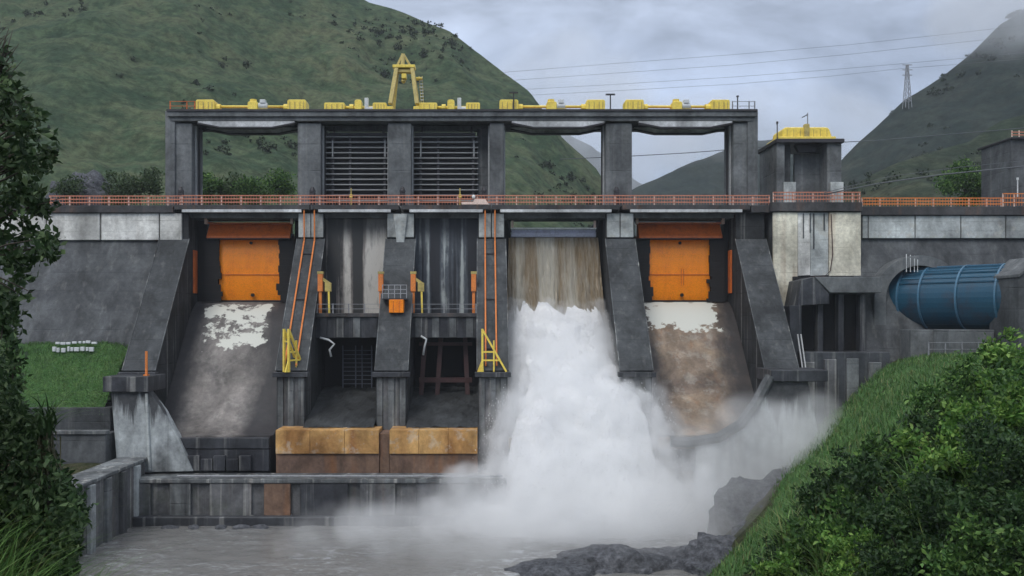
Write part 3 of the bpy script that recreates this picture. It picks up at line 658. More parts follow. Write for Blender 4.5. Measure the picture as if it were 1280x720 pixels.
# ------------------------------------------------------------------ hoist bridge above the road
hb = thing('hoist_bridge', 'tall grey concrete frame of six columns and a long deck above the gates', 'bridge', (0, 98, 32.2))
CYF, CYB = 96.6, 100.4
COLS = [(208, 240), (372, 401), (485, 514), (612, 630), (757, 790), (917, 946)]
for k, (p0, p1) in enumerate(COLS):
    a, b = X(p0, CYF), X(p1, CYF)
    c_ = obj('column', MB().box(a, b, CYF, CYB, 31.0, 41.45), M['column'], hb, bevel=.06)
    s_ = 1 if k < 3 else -1                  # guide slots on the faces toward the bays
    for sgn in (-1, 1):
        xe = b if sgn > 0 else a
        for yy in (CYF + 1.0, CYF + 2.2):
            obj('guide_rail', MB().box(*(sorted((xe, xe + sgn * .16))), yy, yy + .3, 31.6, 41.4), M['slat'] if yy < 98 else M['steeldark'], c_)
    if k in (0, 5):                          # outer wing of the end columns
        obj('wing', MB().box(*((a - .05, a + 1.0) if k == 0 else (b - 1.05, b + .05)), CYF - .25, CYB + .2, 31, 42.75), M['column'], c_, bevel=.04)
obj('column', MB().box(X(596, 99.2), X(613, 99.2), 99.0, 101.5, 31.0, 41.4), M['face'], hb, bevel=.05)
DX0, DX1 = X(209, 96), X(946, 96)
dk = obj('deck', MB().box(DX0, DX1, 96.0, 101.2, 42.05, 42.75), M['beam'], hb, bevel=.04)
obj('deck_lower_beam', MB().box(DX0 + .3, DX1 - .3, 96.25, 97.0, 41.62, 42.04), M['column'], dk, bevel=.03)
obj('deck_lower_beam', MB().box(DX0 + .3, DX1 - .3, 100.2, 101.0, 41.4, 42.04), M['column'], dk, bevel=.03)
obj('deck_edge', MB().box(DX0 - .05, DX1 + .05, 95.86, 96.3, 42.60, 42.82), M['steeldark'], dk)
for (p0, p1) in ((250, 372), (638, 755), (795, 913)):
    a, b = X(p0, 97.4), X(p1, 97.4); w_ = b - a
    for y in (96.28, 99.4):
        bm_ = obj('fish_belly_beam', MB().xz([(a + .1, 41.6), (b - .1, 41.6), (b - .1, 41.45), (b - w_ * .24, 40.98), (a + w_ * .24, 40.98), (a + .1, 41.45)], y, y + .5), M['lip'], hb, bevel=.03)
        obj('bottom_flange', MB().xz([(a + .1, 41.44), (a + w_ * .24, 40.97), (b - w_ * .24, 40.97), (b - .1, 41.44), (b - .1, 41.30), (b - w_ * .24, 40.83), (a + w_ * .24, 40.83), (a + .1, 41.30)], y - .12, y + .62), M['steeldark'], bm_)
# thin hand rail on the hoist deck
def thinrail(label, x0, x1, y, z, h=1.0, step=1.8, mat='steel'):
    return railing(label, x0, x1, y, z, h, step, mat, mat, 2, .022, infill=False)
thinrail('thin grey handrail at the right end of the hoist deck', X(916, 96), X(945, 96), 96.3, 42.77)
thinrail('thin rusty handrail at the left end of the hoist deck', X(211, 96), X(243, 96), 96.3, 42.77, mat='orangedark')
for k, px in enumerate((642, 763, 922)):
    lp = thing('lamp_post', 'thin dark lamp post on the hoist deck %s' % ('left of the third yellow hoist', 'between the two right yellow hoists', 'at the right end')[k], 'lamp', (X(px, 97), 97, 42.76), 'lamp posts on the hoist deck')
    x_ = X(px, 97); obj('pole', MB().tube([(x_, 97, 42.76), (x_, 97, 44.9 - .2 * k)], .07, 6), M['steeldark'], lp)
    obj('lamp_arm', MB().box(x_ - (.5 if k < 2 else .12), x_ + (.5 if k < 2 else .12), 96.9, 97.1, 44.8 - .2 * k, 44.95 - .2 * k), M['steeldark'], lp)

# ------------------------------------------------------------------ yellow hoists
def housing(mb, x0, x1, y0, y1, z0, z1):     # box with rounded shoulders
    r = .10 * (z1 - z0); pts = [(x0, z0), (x1, z0), (x1, z1 - r), (x1 - r, z1), (x0 + r, z1), (x0, z1 - r)]
    return mb.xz(pts, y0, y1)
HZ = 42.83
def hoist_wide(p0, p1, label, pm):
    Y = 97.2; a, b = X(p0, Y), X(p1, Y); mid = X(pm, Y)
    t_ = thing('gate_hoist', label, 'gate hoist', ((a + b) / 2, Y + .8, HZ), 'yellow gate hoists')
    for x0 in (a, b - 2.15):
        h_ = obj('drum_housing', housing(MB(), x0 + .05, x0 + 2.1, Y, Y + 1.8, HZ + .12, HZ + 1.35), M['yellow'], t_, bevel=.05)
        obj('base_frame', MB().box(x0 - .05, x0 + 2.2, Y - .1, Y + 1.9, HZ, HZ + .12), M['yellowdull'], h_)
        for q in (.3, .85, 1.4, 1.8): obj('rib', MB().box(x0 + q, x0 + q + .08, Y - .05, Y, HZ + .15, HZ + 1.1), M['yellowdull'], h_)
        obj('bearing', MB().tube([(x0 + (2.1 if x0 == a else -.45), Y + .7, HZ + .6), (x0 + (2.6 if x0 == a else .05), Y + .7, HZ + .6)], .42, 10), M['yellow'], h_)
    obj('cross_shaft', MB().tube([(a + 2.2, Y + .7, HZ + .72), (b - 2.2, Y + .7, HZ + .72)], .15, 8), M['yellow'], t_, smooth=True)
    obj('support_beam', MB().box(a + 2.2, b - 2.2, Y + .45, Y + .95, HZ + .02, HZ + .26), M['orangedark'], t_)
    gb = obj('gearbox', housing(MB(), mid - .75, mid + .35, Y, Y + 1.4, HZ + .05, HZ + 1.15), M['yellow'], t_, bevel=.05)
    obj('gear_cap', MB().tube([(mid - .25, Y + .5, HZ + 1.1), (mid - .25, Y + .5, HZ + 1.45)], .38, 10), M['yellow'], gb)
    mo = obj('motor', MB().tube([(mid + .35, Y + .5, HZ + .75), (mid + 1.3, Y + .5, HZ + .75)], .36, 12), M['greybox'], t_)
    obj('motor_box', MB().box(mid + .55, mid + 1.15, Y + .1, Y + .7, HZ + 1.0, HZ + 1.4), M['greybox'], mo, bevel=.03)
    obj('motor_base', MB().box(mid + .3, mid + 1.4, Y + .1, Y + .9, HZ, HZ + .4), M['yellowdull'], mo)
hoist_wide(244, 383, 'yellow gate hoist with long shaft at the left end of the deck', 318)
hoist_wide(624, 757, 'yellow gate hoist with long shaft above the open gate', 692)
hoist_wide(781, 913, 'yellow gate hoist with long shaft at the right end of the deck', 849)
def hoist_small(p0, p1, label):
    Y = 97.2; a, b = X(p0, Y), X(p1, Y); w_ = b - a
    t_ = thing('gate_hoist', label, 'gate hoist', ((a + b) / 2, Y + .8, HZ), 'yellow gate hoists')
    for x0, x1 in ((a, a + .33 * w_), (a + .78 * w_, b)):
        h_ = obj('drum_housing', housing(MB(), x0, x1, Y, Y + 1.5, HZ + .1, HZ + 1.02), M['yellow'], t_, bevel=.05)
        obj('base_frame', MB().box(x0 - .05, x1 + .05, Y - .1, Y + 1.6, HZ, HZ + .1), M['yellowdull'], h_)
        for q in np.linspace(x0 + .25, x1 - .3, 4): obj('rib', MB().box(q, q + .07, Y - .05, Y, HZ + .15, HZ + .85), M['yellowdull'], h_)
    obj('cross_shaft', MB().tube([(a + .33 * w_, Y + .6, HZ + .6), (a + .78 * w_, Y + .6, HZ + .6)], .18, 8), M['yellow'], t_, smooth=True)
    gb = obj('gearbox', housing(MB(), a + .49 * w_, a + .60 * w_, Y, Y + 1.2, HZ, HZ + 1.35), M['yellow'], t_, bevel=.04)
    obj('bearing', MB().tube([(a + .40 * w_, Y + .6, HZ + .6), (a + .46 * w_, Y + .6, HZ + .6)], .38, 10), M['yellow'], gb)
    obj('cabinet', MB().box(a + .645 * w_, a + .705 * w_, Y + .2, Y + .7, HZ, HZ + 1.6), M['greybox'], t_, bevel=.03)
    obj('motor', MB().tube([(a + .70 * w_, Y + .5, HZ + .4), (a + .78 * w_, Y + .5, HZ + .4)], .3, 10), M['greybox'], t_)
hoist_small(405, 483, 'smaller yellow hoist on the deck left of the gantry crane')
hoist_small(520, 600, 'smaller yellow hoist on the deck right of the gantry crane')

# yellow A-frame gantry crane
gc = thing('gantry_crane', 'tall weathered yellow A-frame gantry crane standing on the hoist deck', 'crane', (X(506, 98), 98, HZ))
Yc = 98.0
def P3(px, py, y): v = at(px, py, Yc); return Vector((v.x, y, v.z))
for (pb_, pt_) in ((489, 496), (522, 515)):
    for y0 in (96.9, 100.2):
        obj('leg', MB().bar(P3(pb_, 133, y0), P3(pt_, 84, 98.6 if y0 > 98 else 98.0), .42), M['yellowdull'], gc)
    obj('end_truck', MB().box(X(pb_, Yc) - .35, X(pb_, Yc) + .35, 96.5, 100.7, HZ, HZ + .45), M['yellow'], gc, bevel=.04)
obj('cross_beam', MB().box(X(491, Yc), X(519, Yc), 97.7, 99.0, Z(85, Yc), Z(81.5, Yc)), M['yellow'], gc, bevel=.03)
obj('cross_beam', MB().box(X(494, Yc), X(518, Yc), 97.9, 98.7, Z(90.5, Yc), Z(87, Yc)), M['yellowdull'], gc, bevel=.03)
for (q0, q1) in ((496, 503), (503, 503.5), (513, 504)): obj('mast', MB().bar(P3(q0, 82, 98.2), P3(q1, 66.5, 98.4), .22 if q0 != 503 else .4), M['yellowdull'], gc)
obj('winch', MB().box(X(502, Yc), X(508, Yc), 97.9, 98.8, Z(98, Yc), Z(92, Yc)), M['yellow'], gc, bevel=.05)
hk = obj('hook', MB().tube([P3(504, 97, 98.3), P3(504, 101, 98.3), P3(504, 103.5, 98.3)], [.12, .28, .08], 8), M['yellowdull'], gc)
ld = obj('ladder', MB().bar(P3(526.5, 132, 98.4), P3(523.5, 94, 98.4), .09).bar(P3(529, 132, 98.4), P3(527.5, 94, 98.4), .09), M['yellowdull'], gc)
for k in range(9): obj('rung', MB().bar(P3(523.4 + .3 * k, 96 + 4 * k, 98.3), P3(528 + .2 * k, 96 + 4 * k, 98.3), .09), M['greybox'], ld)
obj('platform', MB().box(X(520, Yc), X(527.5, Yc), 97.8, 98.8, Z(98.5, Yc), Z(97, Yc)), M['yellow'], gc)

# ------------------------------------------------------------------ stop-log screens above the middle bays
def screen(p0, p1, label):
    Y = 98.6; a, b = X(p0, Y), X(p1, Y); z0, z1 = 32.6, Z(170, Y)
    t_ = thing('slatted_gate', label, 'gate', ((a + b) / 2, Y, z0), 'slatted gates in the hoist frame')
    obj('skin_plate', MB().box(a, b, Y + .45, Y + .6, z0, z1), M['black'], t_)
    n = 14
    for k in range(n):
        zz = z0 + .12 + (z1 - z0 - .2) * k / (n - 1)
        obj('slat', MB().box(a + .02, b - .02, Y - .05, Y + .44, zz - .06, zz + .04), M['slat'], t_)
    for q in (.09, .36, .9): obj('stiffener', MB().box(a + (b - a) * q, a + (b - a) * q + .25, Y + .1, Y + .43, z0, z1 - .1), M['steeldark'], t_)
    for q in (.10, .92): obj('guide_post', MB().box(a + (b - a) * q, a + (b - a) * q + .16, Y - .12, Y - .06, Z(196, Y), Z(176, Y)), M['slat'], t_)
    obj('lifting_beam', MB().box(a + .1, b - .3, Y, Y + .5, z1 + .05, z1 + .4), M['steeldark'], t_)
    for q in (.12, .88): obj('hanger', MB().box(a + (b - a) * q, a + (b - a) * q + .2, Y + .1, Y + .3, z1 + .4, 41.5), M['steeldark'], t_)
screen(407, 487, 'dark slatted steel gate hanging in the left middle bay')
screen(517, 598, 'dark slatted steel gate hanging in the right middle bay')
for k, px in enumerate((439, 575)):
    mk = thing('marker_post', 'thin yellow marker post on the crest before the %s slatted gate' % ('left', 'right')[k], 'post', (X(px, 95.5), 95.5, 32.26), 'marker posts on the crest')
    obj('pole', MB().tube([(X(px, 95.5), 95.5, 32.26), (X(px, 95.5), 95.5, 34.2)], .07, 6), M['yellowdull'], mk)
    obj('plate', MB().box(X(px, 95.5) - .16, X(px, 95.5) + .16, 95.4, 95.46, 33.2, 33.5), M['yellow'], mk)

# ------------------------------------------------------------------ radial gates
def gate(a, b, label, orange=True):
    mid = (a + b) / 2; hw = 3.42; Y = 98.2; zb, zt = 22.2, Z(300, 98)
    t_ = thing('spillway_gate', label, 'gate', (mid, Y, zb))
    # skin: curved plates in two courses
    for (z0, z1) in ((zb, zb + (zt - zb) * .42), (zb + (zt - zb) * .42 + .03, zt)):
        n = 5; vs = []
        for k in range(n + 1):
            zz = z0 + (z1 - z0) * k / n; q = (zz - zb) / (zt - zb); vs.append((Y - .55 + .55 * (2 * q - 1) ** 2 * .6 + .1, zz))
        prof = vs + [(y + .3, zz) for y, zz in vs[::-1]]
        sk = obj('skin_panel', MB().yz(prof, mid - hw, mid + hw), M['orange'], t_)
    obj('joint_bar', MB().box(mid - hw, mid + hw, Y - .52, Y - .46, zb + (zt - zb) * .42 - .03, zb + (zt - zb) * .42 + .05), M['orangedark'], t_)
    for q in ((.06, .14) if a > 0 else ()): obj('stiffener', MB().box(mid + q * hw, mid + q * hw + .05, Y - .53, Y - .48, zb + 1.6, zb + 3.4), M['orangedark'], t_)
    obj('lifting_eye', MB().tube([(mid + .3, Y - .62, zb + .55), (mid + .3, Y - .4, zb + .55)], .2, 10), M['black'], t_)
    obj('lifting_eye', MB().tube([(mid + .1, Y - .55, zt - .35), (mid + .1, Y - .35, zt - .35)], .16, 10), M['black'], t_)
    obj('bottom_seal', MB().box(mid - hw, mid + hw, Y - .5, Y + .1, zb - .22, zb - .02), M['black'], t_)
    # top girder, wider than the skin
    tb_ = obj('top_girder', MB().yz([(Y - 1.3, zt + .1), (Y - 1.3, zt + .35), (Y - .2, zt + 1.75), (Y + .2, zt + 1.75), (Y + .2, zt + .1)], mid - hw - 1.15, mid + hw + 1.15), M['orangedark'], t_, bevel=.04)
    obj('girder_flange', MB().box(mid - hw - 1.2, mid + hw + 1.2, Y - .5, Y + .25, zt + 1.76, zt + 1.92), M['orangedark'], tb_)
    obj('girder_flange', MB().box(mid - hw - 1.1, mid + hw + 1.1, Y - 1.36, Y - .9, zt + .02, zt + .1), M['steeldark'], tb_)
    for s_ in (-1, 1):
        obj('bracket', MB().box(mid + s_ * (hw + 1.3) - .14, mid + s_ * (hw + 1.3) + .14, Y - 1.1, Y - .6, zt + 1.7, zt + 2.3), M['railpale'], tb_)
        sd_ = MB()                            # dark side arm: ragged black plates hiding the skin's edge
        zz = zb - .2
        while zz < zt:
            h_ = random.uniform(.3, .8); d_ = random.uniform(-.12, .28) * (1.6 if zz < zb + 2.4 else .4)
            x0, x1 = mid + s_ * (hw - .12 - d_), mid + s_ * (hw + 1.5); sd_.box(min(x0, x1), max(x0, x1), Y - .9, Y - .6, zz, zz + h_ - .004); zz += h_
        obj('side_arm', sd_, M['black'], t_)
        obj('side_frame', MB().box(*sorted((mid + s_ * (hw + 1.48), (a if s_ < 0 else b) - s_ * .02)), Y - .3, Y + .5, zb - .3, 31.0), M['black'], t_)
    obj('trunnion_plate', MB().box(*((a + .02, a + .2) if mid < 0 else (b - .2, b - .02)), 96.2, 97.3, 22.9, 27.6), M['orangedark'], t_, bevel=.05)
    return t_
gate(*BAYS[0], 'closed orange radial gate in the left spillway bay')
gate(*BAYS[4], 'closed orange radial gate in the right spillway bay, below the rightmost hoist')
# open gate: only its pale upper beam shows above the water
a, b = BAYS[3]; og = thing('spillway_gate', 'open gate with pale lavender top beam over the pouring water', 'gate', ((a + b) / 2, 98.4, 28.8))
mid = (a + b) / 2
obj('top_beam', MB().yz([(97.3, 29.1), (97.2, 29.5), (97.5, 29.95), (98.6, 29.95), (98.6, 29.1)], a + .75, b - .75), M['lav'], og, bevel=.06)
obj('top_edge', MB().box(a + .6, b - .6, 97.25, 97.6, 29.97, 30.13), M['white'], og)
for s_, xq in ((-1, a), (1, b)):
    obj('bracket', MB().box(xq - s_ * .9 - .12, xq - s_ * .9 + .12, 97.2, 97.6, 30.13, 30.9), M['railpale'], og)
    obj('side_plate', MB().box(*sorted((xq - s_ * .02, xq - s_ * .7)), 97.6, 98.6, 24, 31), M['black'], og)
    obj('side_link', MB().bar((xq - s_ * .35, 97.3, 31.2), (xq - s_ * .75, 97.3, 29.6), .16), M['steeldark'], og)

# ------------------------------------------------------------------ fittings on the middle piers
def track(i, xr, label, lab2, ang):
    t_ = thing('inclined_track', label, 'track', ((xr[0] + xr[1]) / 2, 90, 20), 'orange tracks on the sloping piers')
    ny, nz_ = -(ZS - ZE) / math.hypot(ZS - ZE, 10), 10 / math.hypot(ZS - ZE, 10)
    for x_ in xr:
        p_ = [(x_, y + ny * .34, slopeZ(y) + nz_ * .34) for y in (94.7, 85.3)]
        obj('rail', MB().tube(p_, .085, 6), M['railrust'], t_)
        obj('upright', MB().tube([(x_, 94.55, slopeZ(94.6) + .3), (x_, 94.45, 32.2)], .08, 6), M['railrust'], t_)
    for k in range(3):
        y = 86.5 + 3.6 * k; z_ = slopeZ(y)
        obj('cross_tie', MB().box(xr[0] - .12, xr[1] + .12, y + ny * .22 - .07, y + ny * .22 + .07, z_ + nz_ * .20, z_ + nz_ * .20 + .1), M['steeldark'], t_)
    fx = (xr[0] + xr[1]) / 2
    f_ = thing('access_frame', lab2, 'frame', (fx, 85.2, ZE + .05), 'yellow frames at the pier noses')
    f_.rotation_euler.z = ang
    B = Vector((fx, 85.0, ZE + .05))
    def q(x_, y_, z_): return B + Vector((x_, y_, z_))
    for y_ in (-.28, .28):
        obj('post', MB().bar(q(-.85, y_, 0), q(-.85, y_, 4.1), .2), M['yellow'], f_)
        obj('brace', MB().bar(q(-.85, y_, 4.05), q(1.45, y_, 0), .18), M['yellow'], f_)
    for z_ in (1.1, 1.9): obj('crossbar', MB().bar(q(-.85, -.28, z_), q(1.45 - z_ * .56, -.28, z_), .15), M['yellow'], f_)
    for z_ in (.05, 2.9): obj('tie', MB().bar(q(-.85, -.28, z_), q(-.85, .28, z_), .14), M['yellow'], f_)
    obj('inner_post', MB().bar(q(.25, -.28, 0), q(.25, -.28, 3.0), .14), M['yellow'], f_)
    obj('foot', MB().xz([(B.x - 1.35, B.z), (B.x - .7, B.z), (B.x - .85, B.z + 1.3)], B.y - .32, B.y - .2), M['yellow'], f_)
track(1, (-18.75, -17.65), 'pair of orange rails running down the left sloping pier', 'yellow steel access frame at the foot of the left inclined track', R(62))
track(3, (.55, 1.6), 'pair of orange rails running down the pier beside the white water', 'yellow triangular access frame at the pier foot beside the white water', 0)
ac = [(402, 'left middle bay beside the left track'), (477.5, 'left middle bay beside the centre pier'), (518, 'right middle bay beside the centre pier'), (593.5, 'right middle bay beside the right track')]
for k, (px, lb) in enumerate(ac):
    Y = 90.6; x_ = X(px, Y)
    t_ = thing('hoist_post', 'orange steel hoist post on the walkway of the ' + lb, 'hoist post', (x_, Y, FLZ), 'orange hoist posts on the walkways')
    obj('post', MB().box(x_ - .26, x_ + .02, Y - .15, Y + .15, FLZ, FLZ + 2.2), M['railrust'], t_)
    hd = obj('head', MB().box(x_ - .36, x_ + .14, Y - .3, Y + .3, FLZ + 2.2, FLZ + 4.0), M['railrust'], t_, bevel=.04)
    obj('cap', MB().box(x_ - .4, x_ + .2, Y - .32, Y + .32, FLZ + 4.0, FLZ + 4.25), M['yellowdull'], hd)
    if k in (0, 2):
        s_ = 1; obj('arm', MB().bar((x_ + .1, Y, FLZ + 3.5), (x_ + .95, Y, FLZ + 2.9), .3), M['yellowdull'], t_)
        obj('bracket', MB().box(x_ + .35, x_ + 1.0, Y - .2, Y + .2, FLZ + 2.2, FLZ + 3.1), M['yellowdull'], t_, bevel=.03)
        obj('strut', MB().bar((x_ + .8, Y - .1, FLZ), (x_ + .75, Y - .1, FLZ + 2.2), .18), M['yellow'], t_)
for k, (a, b) in enumerate(((-16.6, -10.1), (-6.9, -.3))):
    thinrail('thin grey handrail along the walkway of the %s middle bay' % ('left', 'right')[k], a, b, FLY + .1, FLZ + .01, .95, 1.6)
# balcony and orange box on the centre pier
Yb = 89.0; xa, xb_ = X(478, Yb), X(509, Yb); zb = Z(373, Yb)
bal = thing('balcony', 'small railed steel balcony on the centre pier above the orange box', 'balcony', ((xa + xb_) / 2, Yb, zb))
obj('floor', MB().box(xa, xb_, Yb - .3, Yb + 2.2, zb - .12, zb), M['steeldark'], bal)
for z_ in (.45, .85, 1.3): obj('rail', MB().box(xa, xb_, Yb - .3, Yb - .24, zb + z_, zb + z_ + .07), M['steel'], bal)
for q in np.linspace(xa, xb_ - .08, 5): obj('post', MB().box(q, q + .08, Yb - .31, Yb - .23, zb, zb + 1.35), M['steel'], bal)
ob = thing('control_cabinet', 'bright orange box below the balcony on the centre pier', 'cabinet', (X(496, Yb), Yb, FLZ))
obj('body', MB().box(X(487, Yb), X(505, Yb), Yb - .6, Yb + .9, Z(391, Yb), zb - .13), M['orange'], ob, bevel=.04)
for q in (492, 499.5): obj('door_seam', MB().box(X(q, Yb), X(q, Yb) + .06, Yb - .63, Yb - .6, Z(390, Yb), zb - .3), M['orangedark'], ob)
# inside the lower openings: grid gate, red frame, bent pale pipes
a, b = -16.7, -10.0
gg = thing('bar_screen', 'blue-grey bar screen inside the dark lower opening of the left middle bay', 'screen', (X(448, 93), 93, Z(482, 93)))
for q in (428, 444, 452, 464): obj('bar', MB().box(X(q, 93), X(q, 93) + .1, 92.9, 93.1, Z(485, 93), Z(432, 93)), M['bluesteel'], gg)
for k in range(9): obj('rung', MB().box(X(428, 93), X(466, 93), 92.86, 92.98, Z(480 - 5.2 * k, 93), Z(480 - 5.2 * k, 93) + .07), M['bluesteel'], gg)
rf = thing('steel_trestle', 'dark red steel trestle inside the lower opening of the right middle bay', 'frame', (X(557, 92), 92, 12))
for q in (526, 546, 585): obj('post', MB().bar((X(q, 92), 92, 11.5), (X(q + (5 if q < 560 else -4), 92), 92.6, 18.4), .45), M['redsteel'], rf)
obj('beam', MB().box(X(524, 92), X(590, 92), 91.9, 92.3, Z(478, 92), Z(472, 92)), M['redsteel'], rf)
obj('beam', MB().box(X(524, 92), X(590, 92), 91.9, 92.3, Z(432, 92), Z(428, 92)), M['redsteel'], rf)
for k, (pts, lb) in enumerate(((((400, 422), (411, 425), (418, 430), (412, 437), (414, 446)), 'left'), (((526, 420), (533, 424), (531, 432), (529, 444)), 'right'))):
    tag(obj('bent_pipe', MB().tube([at(p_, q_, 90.1) for p_, q_ in pts], .11, 7), M['greybox'], smooth=True), 'pale bent pipe hanging at the top of the %s lower opening' % lb, 'pipe', 'pale bent pipes in the lower openings')
tag(obj('marker_post', MB().tube([at(183, 469, 82.5), at(183, 439, 82.5)], .13, 6).box(X(180.5, 82.5), X(185.5, 82.5), 82.2, 82.8, Z(470, 82.5), Z(468, 82.5)), M['railrust']), 'orange marker post on the cap of the left training wall', 'post')

# ------------------------------------------------------------------ intake tower with yellow cover
Yt = 97.0; it = thing('intake_tower', 'grey concrete tower beside the spillway carrying a yellow housing', 'tower', (X(1012, Yt), Yt, 32.3))
for (p0, p1) in ((971, 981), (1034, 1052)):
    obj('column', MB().box(X(p0, Yt), X(p1, Yt), Yt, Yt + 6, 32, Z(176, Yt)), M['column'], it, bevel=.05)
obj('column', MB().box(X(981, Yt) + .02, X(993, Yt), Yt + 1.2, Yt + 6, 32, Z(178, Yt)), M['face'], it, bevel=.05)
obj('back_panel', MB().box(X(994, 99), X(1026, 99), 99.2, 99.6, 32, Z(192, 99)), M['column'], it)
obj('plinth', MB().box(X(979, Yt), X(994, Yt), Yt - .3, Yt + 1.1, 32, Z(228, Yt)), M['palegrey'], it, bevel=.03)
obj('plinth', MB().box(X(1037, Yt), X(1052, Yt) + .1, Yt - .3, Yt - .01, 32, Z(228, Yt)), M['palegrey'], it, bevel=.03)
dk2 = obj('deck', MB().box(X(969, Yt), X(1054, Yt), Yt - .4, Yt + 6.5, Z(179, Yt), Z(174, Yt)), M['steeldark'], it, bevel=.04)
obj('hanging_beam', MB().xz([(X(993, 98), Z(180, 98)), (X(1026, 98), Z(180, 98)), (X(1020, 98), Z(190, 98)), (X(999, 98), Z(190, 98))], 98, 98.6), M['steeldark'], dk2)
yc = thing('hoist_housing', 'long yellow hoist housing with rounded top on the intake tower', 'hoist', (X(1012, Yt), Yt + 2, Z(174, Yt)))
hz0 = Z(174, Yt) + .004
obj('cover', MB().xz([(X(980, Yt), hz0 + .1), (X(1044, Yt), hz0 + .1), (X(1040, Yt), hz0 + 1.2), (X(1037, Yt), hz0 + 1.45), (X(984, Yt), hz0 + 1.45), (X(981, Yt), hz0 + 1.2)], Yt + .6, Yt + 4), M['yellow'], yc, bevel=.1)
obj('base', MB().box(X(974, Yt), X(1046, Yt), Yt + .2, Yt + 4.3, hz0, hz0 + .35), M['yellow'], yc, bevel=.04)
obj('gearbox', MB().box(X(1007, Yt), X(1013.5, Yt), Yt + .3, Yt + .8, hz0 + .3, hz0 + 1.75), M['yellowdull'], yc, bevel=.05)
obj('mast', MB().tube([(X(1012, Yt), Yt + .6, hz0 + 1.7), (X(1012, Yt), Yt + .6, hz0 + 3.0)], .06, 6), M['steel'], yc)
obj('wind_vane', MB().bar((X(1005, Yt), Yt + .6, hz0 + 2.5), (X(1012.5, Yt), Yt + .6, hz0 + 2.85), .1), M['steeldark'], yc)
for q in np.linspace(986, 1036, 7): obj('seam', MB().box(X(q, Yt), X(q, Yt) + .05, Yt + .56, Yt + .6, hz0 + .4, hz0 + 1.2), M['yellowdull'], yc)
tag(obj('antenna', MB().tube([at(971.5, 174, Yt), at(971.5, 152, Yt)], .06, 6).box(X(970.5, Yt), X(972.5, Yt), Yt - .1, Yt + .1, Z(155, Yt), Z(152, Yt)), M['steeldark']), 'short dark antenna at the left edge of the intake tower deck', 'antenna')
ft = thing('valve_tower', 'dark grey concrete tower with red railing cut off by the right edge', 'tower', (X(1285, 100), 100, 32))
obj('shaft', MB().box(X(1264, 100), X(1310, 100), 100, 106, 31, Z(174, 100)), M['face'], ft, bevel=.05)
obj('deck', MB().box(X(1262, 100), X(1314, 100), 99.6, 106.5, Z(174, 100), Z(172, 100)), M['steeldark'], ft)
for z_ in (166.5, 170): obj('rail', MB().box(X(1262, 100), X(1314, 100), 99.6, 99.7, Z(z_, 100), Z(z_ - 1, 100)), M['rail'], ft)
for q in range(1262, 1312, 9): obj('post', MB().box(X(q, 100), X(q, 100) + .1, 99.62, 99.7, Z(172, 100), Z(164, 100)), M['railpale'], ft)
tag(obj('pole', MB().tube([at(1272, 246, 96), at(1272, 224, 96)], .07, 6).tube([at(1272, 225, 96), at(1272, 222, 96)], .13, 6), M['greybox']), 'thin pale pole on the crest at the far right', 'pole')

# ------------------------------------------------------------------ blue pipe and its concrete portal
c0 = at(1134, 374, 95.0); Rp = 3.25; TH = R(50); dd = Vector((math.cos(TH), -math.sin(TH), .0)); L = 14.5
pipe = thing('blue_pipe', 'large blue ribbed steel pipe coming out of the dam wall at the right', 'pipe', tuple(c0 - Vector((0, 0, Rp))))
def ringpts(s, r, n=40):
    u = Vector((dd.y, -dd.x, 0)).normalized()
    return [c0 + dd * s + (u * math.cos(2 * math.pi * k / n) + Vector((0, 0, 1)) * math.sin(2 * math.pi * k / n)) * r for k in range(n)]
def shell(s0, s1, r, n=40, ri=None):
    mb = MB(); A, B_ = ringpts(s0, r, n), ringpts(s1, r, n); vs = A + B_; fs = [(k, (k+1) % n, n + (k+1) % n, n + k) for k in range(n)]
    fs += [tuple(range(n))[::-1], tuple(range(n, 2*n))]; return mb.add(vs, fs)
cans = [(-1.5, 2.6), (2.62, 6.2), (6.22, 9.8), (9.82, L)]
for s0, s1 in cans: obj('pipe_section', shell(s0, s1, Rp), M['blue'], pipe, smooth=False)
for s in (.4, 2.6, 6.2, 9.8, 12.6): obj('stiffener_ring', shell(s - .09, s + .09, Rp + .17), M['bluelight'], pipe)
for k in range(14):
    ang = R(28 + 11 * k); u = Vector((dd.y, -dd.x, 0)).normalized()
    off = (u * math.cos(ang) + Vector((0, 0, 1)) * math.sin(ang)) * (Rp + .05)
    obj('long_rib', MB().bar(c0 + dd * .4 + off, c0 + dd * L + off, .14), M['bluelight'] if k % 2 else M['blue'], pipe)
portal = thing('pipe_portal', 'round grey concrete collar around the blue pipe where it leaves the wall', 'portal', (c0.x, 92, 16))
n = 20; mb = MB(); outer, inner = [], []
cpx = Vector((c0.x, 0, c0.z))
for k in range(n + 1):
    an = math.pi * k / n; outer.append((cpx.x + 4.75 * math.cos(an), cpx.z + 4.5 * math.sin(an))); inner.append((cpx.x + 3.55 * math.cos(an), cpx.z + 3.45 * math.sin(an)))
for k in range(n):
    q = [outer[k], outer[k + 1], inner[k + 1], inner[k]]
    mb.xz(q, 92.2, 96)
obj('arch_ring', mb, M['column'], portal, bevel=0)
obj('jamb', MB().box(cpx.x - 4.75, cpx.x - 3.5, 92.2, 96, 14.5, cpx.z + .02), M['column'], portal, bevel=.05)
obj('jamb', MB().box(cpx.x + 3.5, cpx.x + 4.75, 92.2, 96, 14.5, cpx.z + .02), M['column'], portal, bevel=.05)
obj('recess', MB().box(cpx.x - 3.6, cpx.x + 3.6, 94.6, 94.9, 15, cpx.z + 3.5), M['black'], portal)
for k, q in enumerate((1133, 1138, 1143, 1147)): obj('conduit', MB().tube([at(q, 340, 92.1), at(q, 322 + k, 92.1), at(q, 318 + k, 94.5)], .05, 6), M['greybox'], portal)
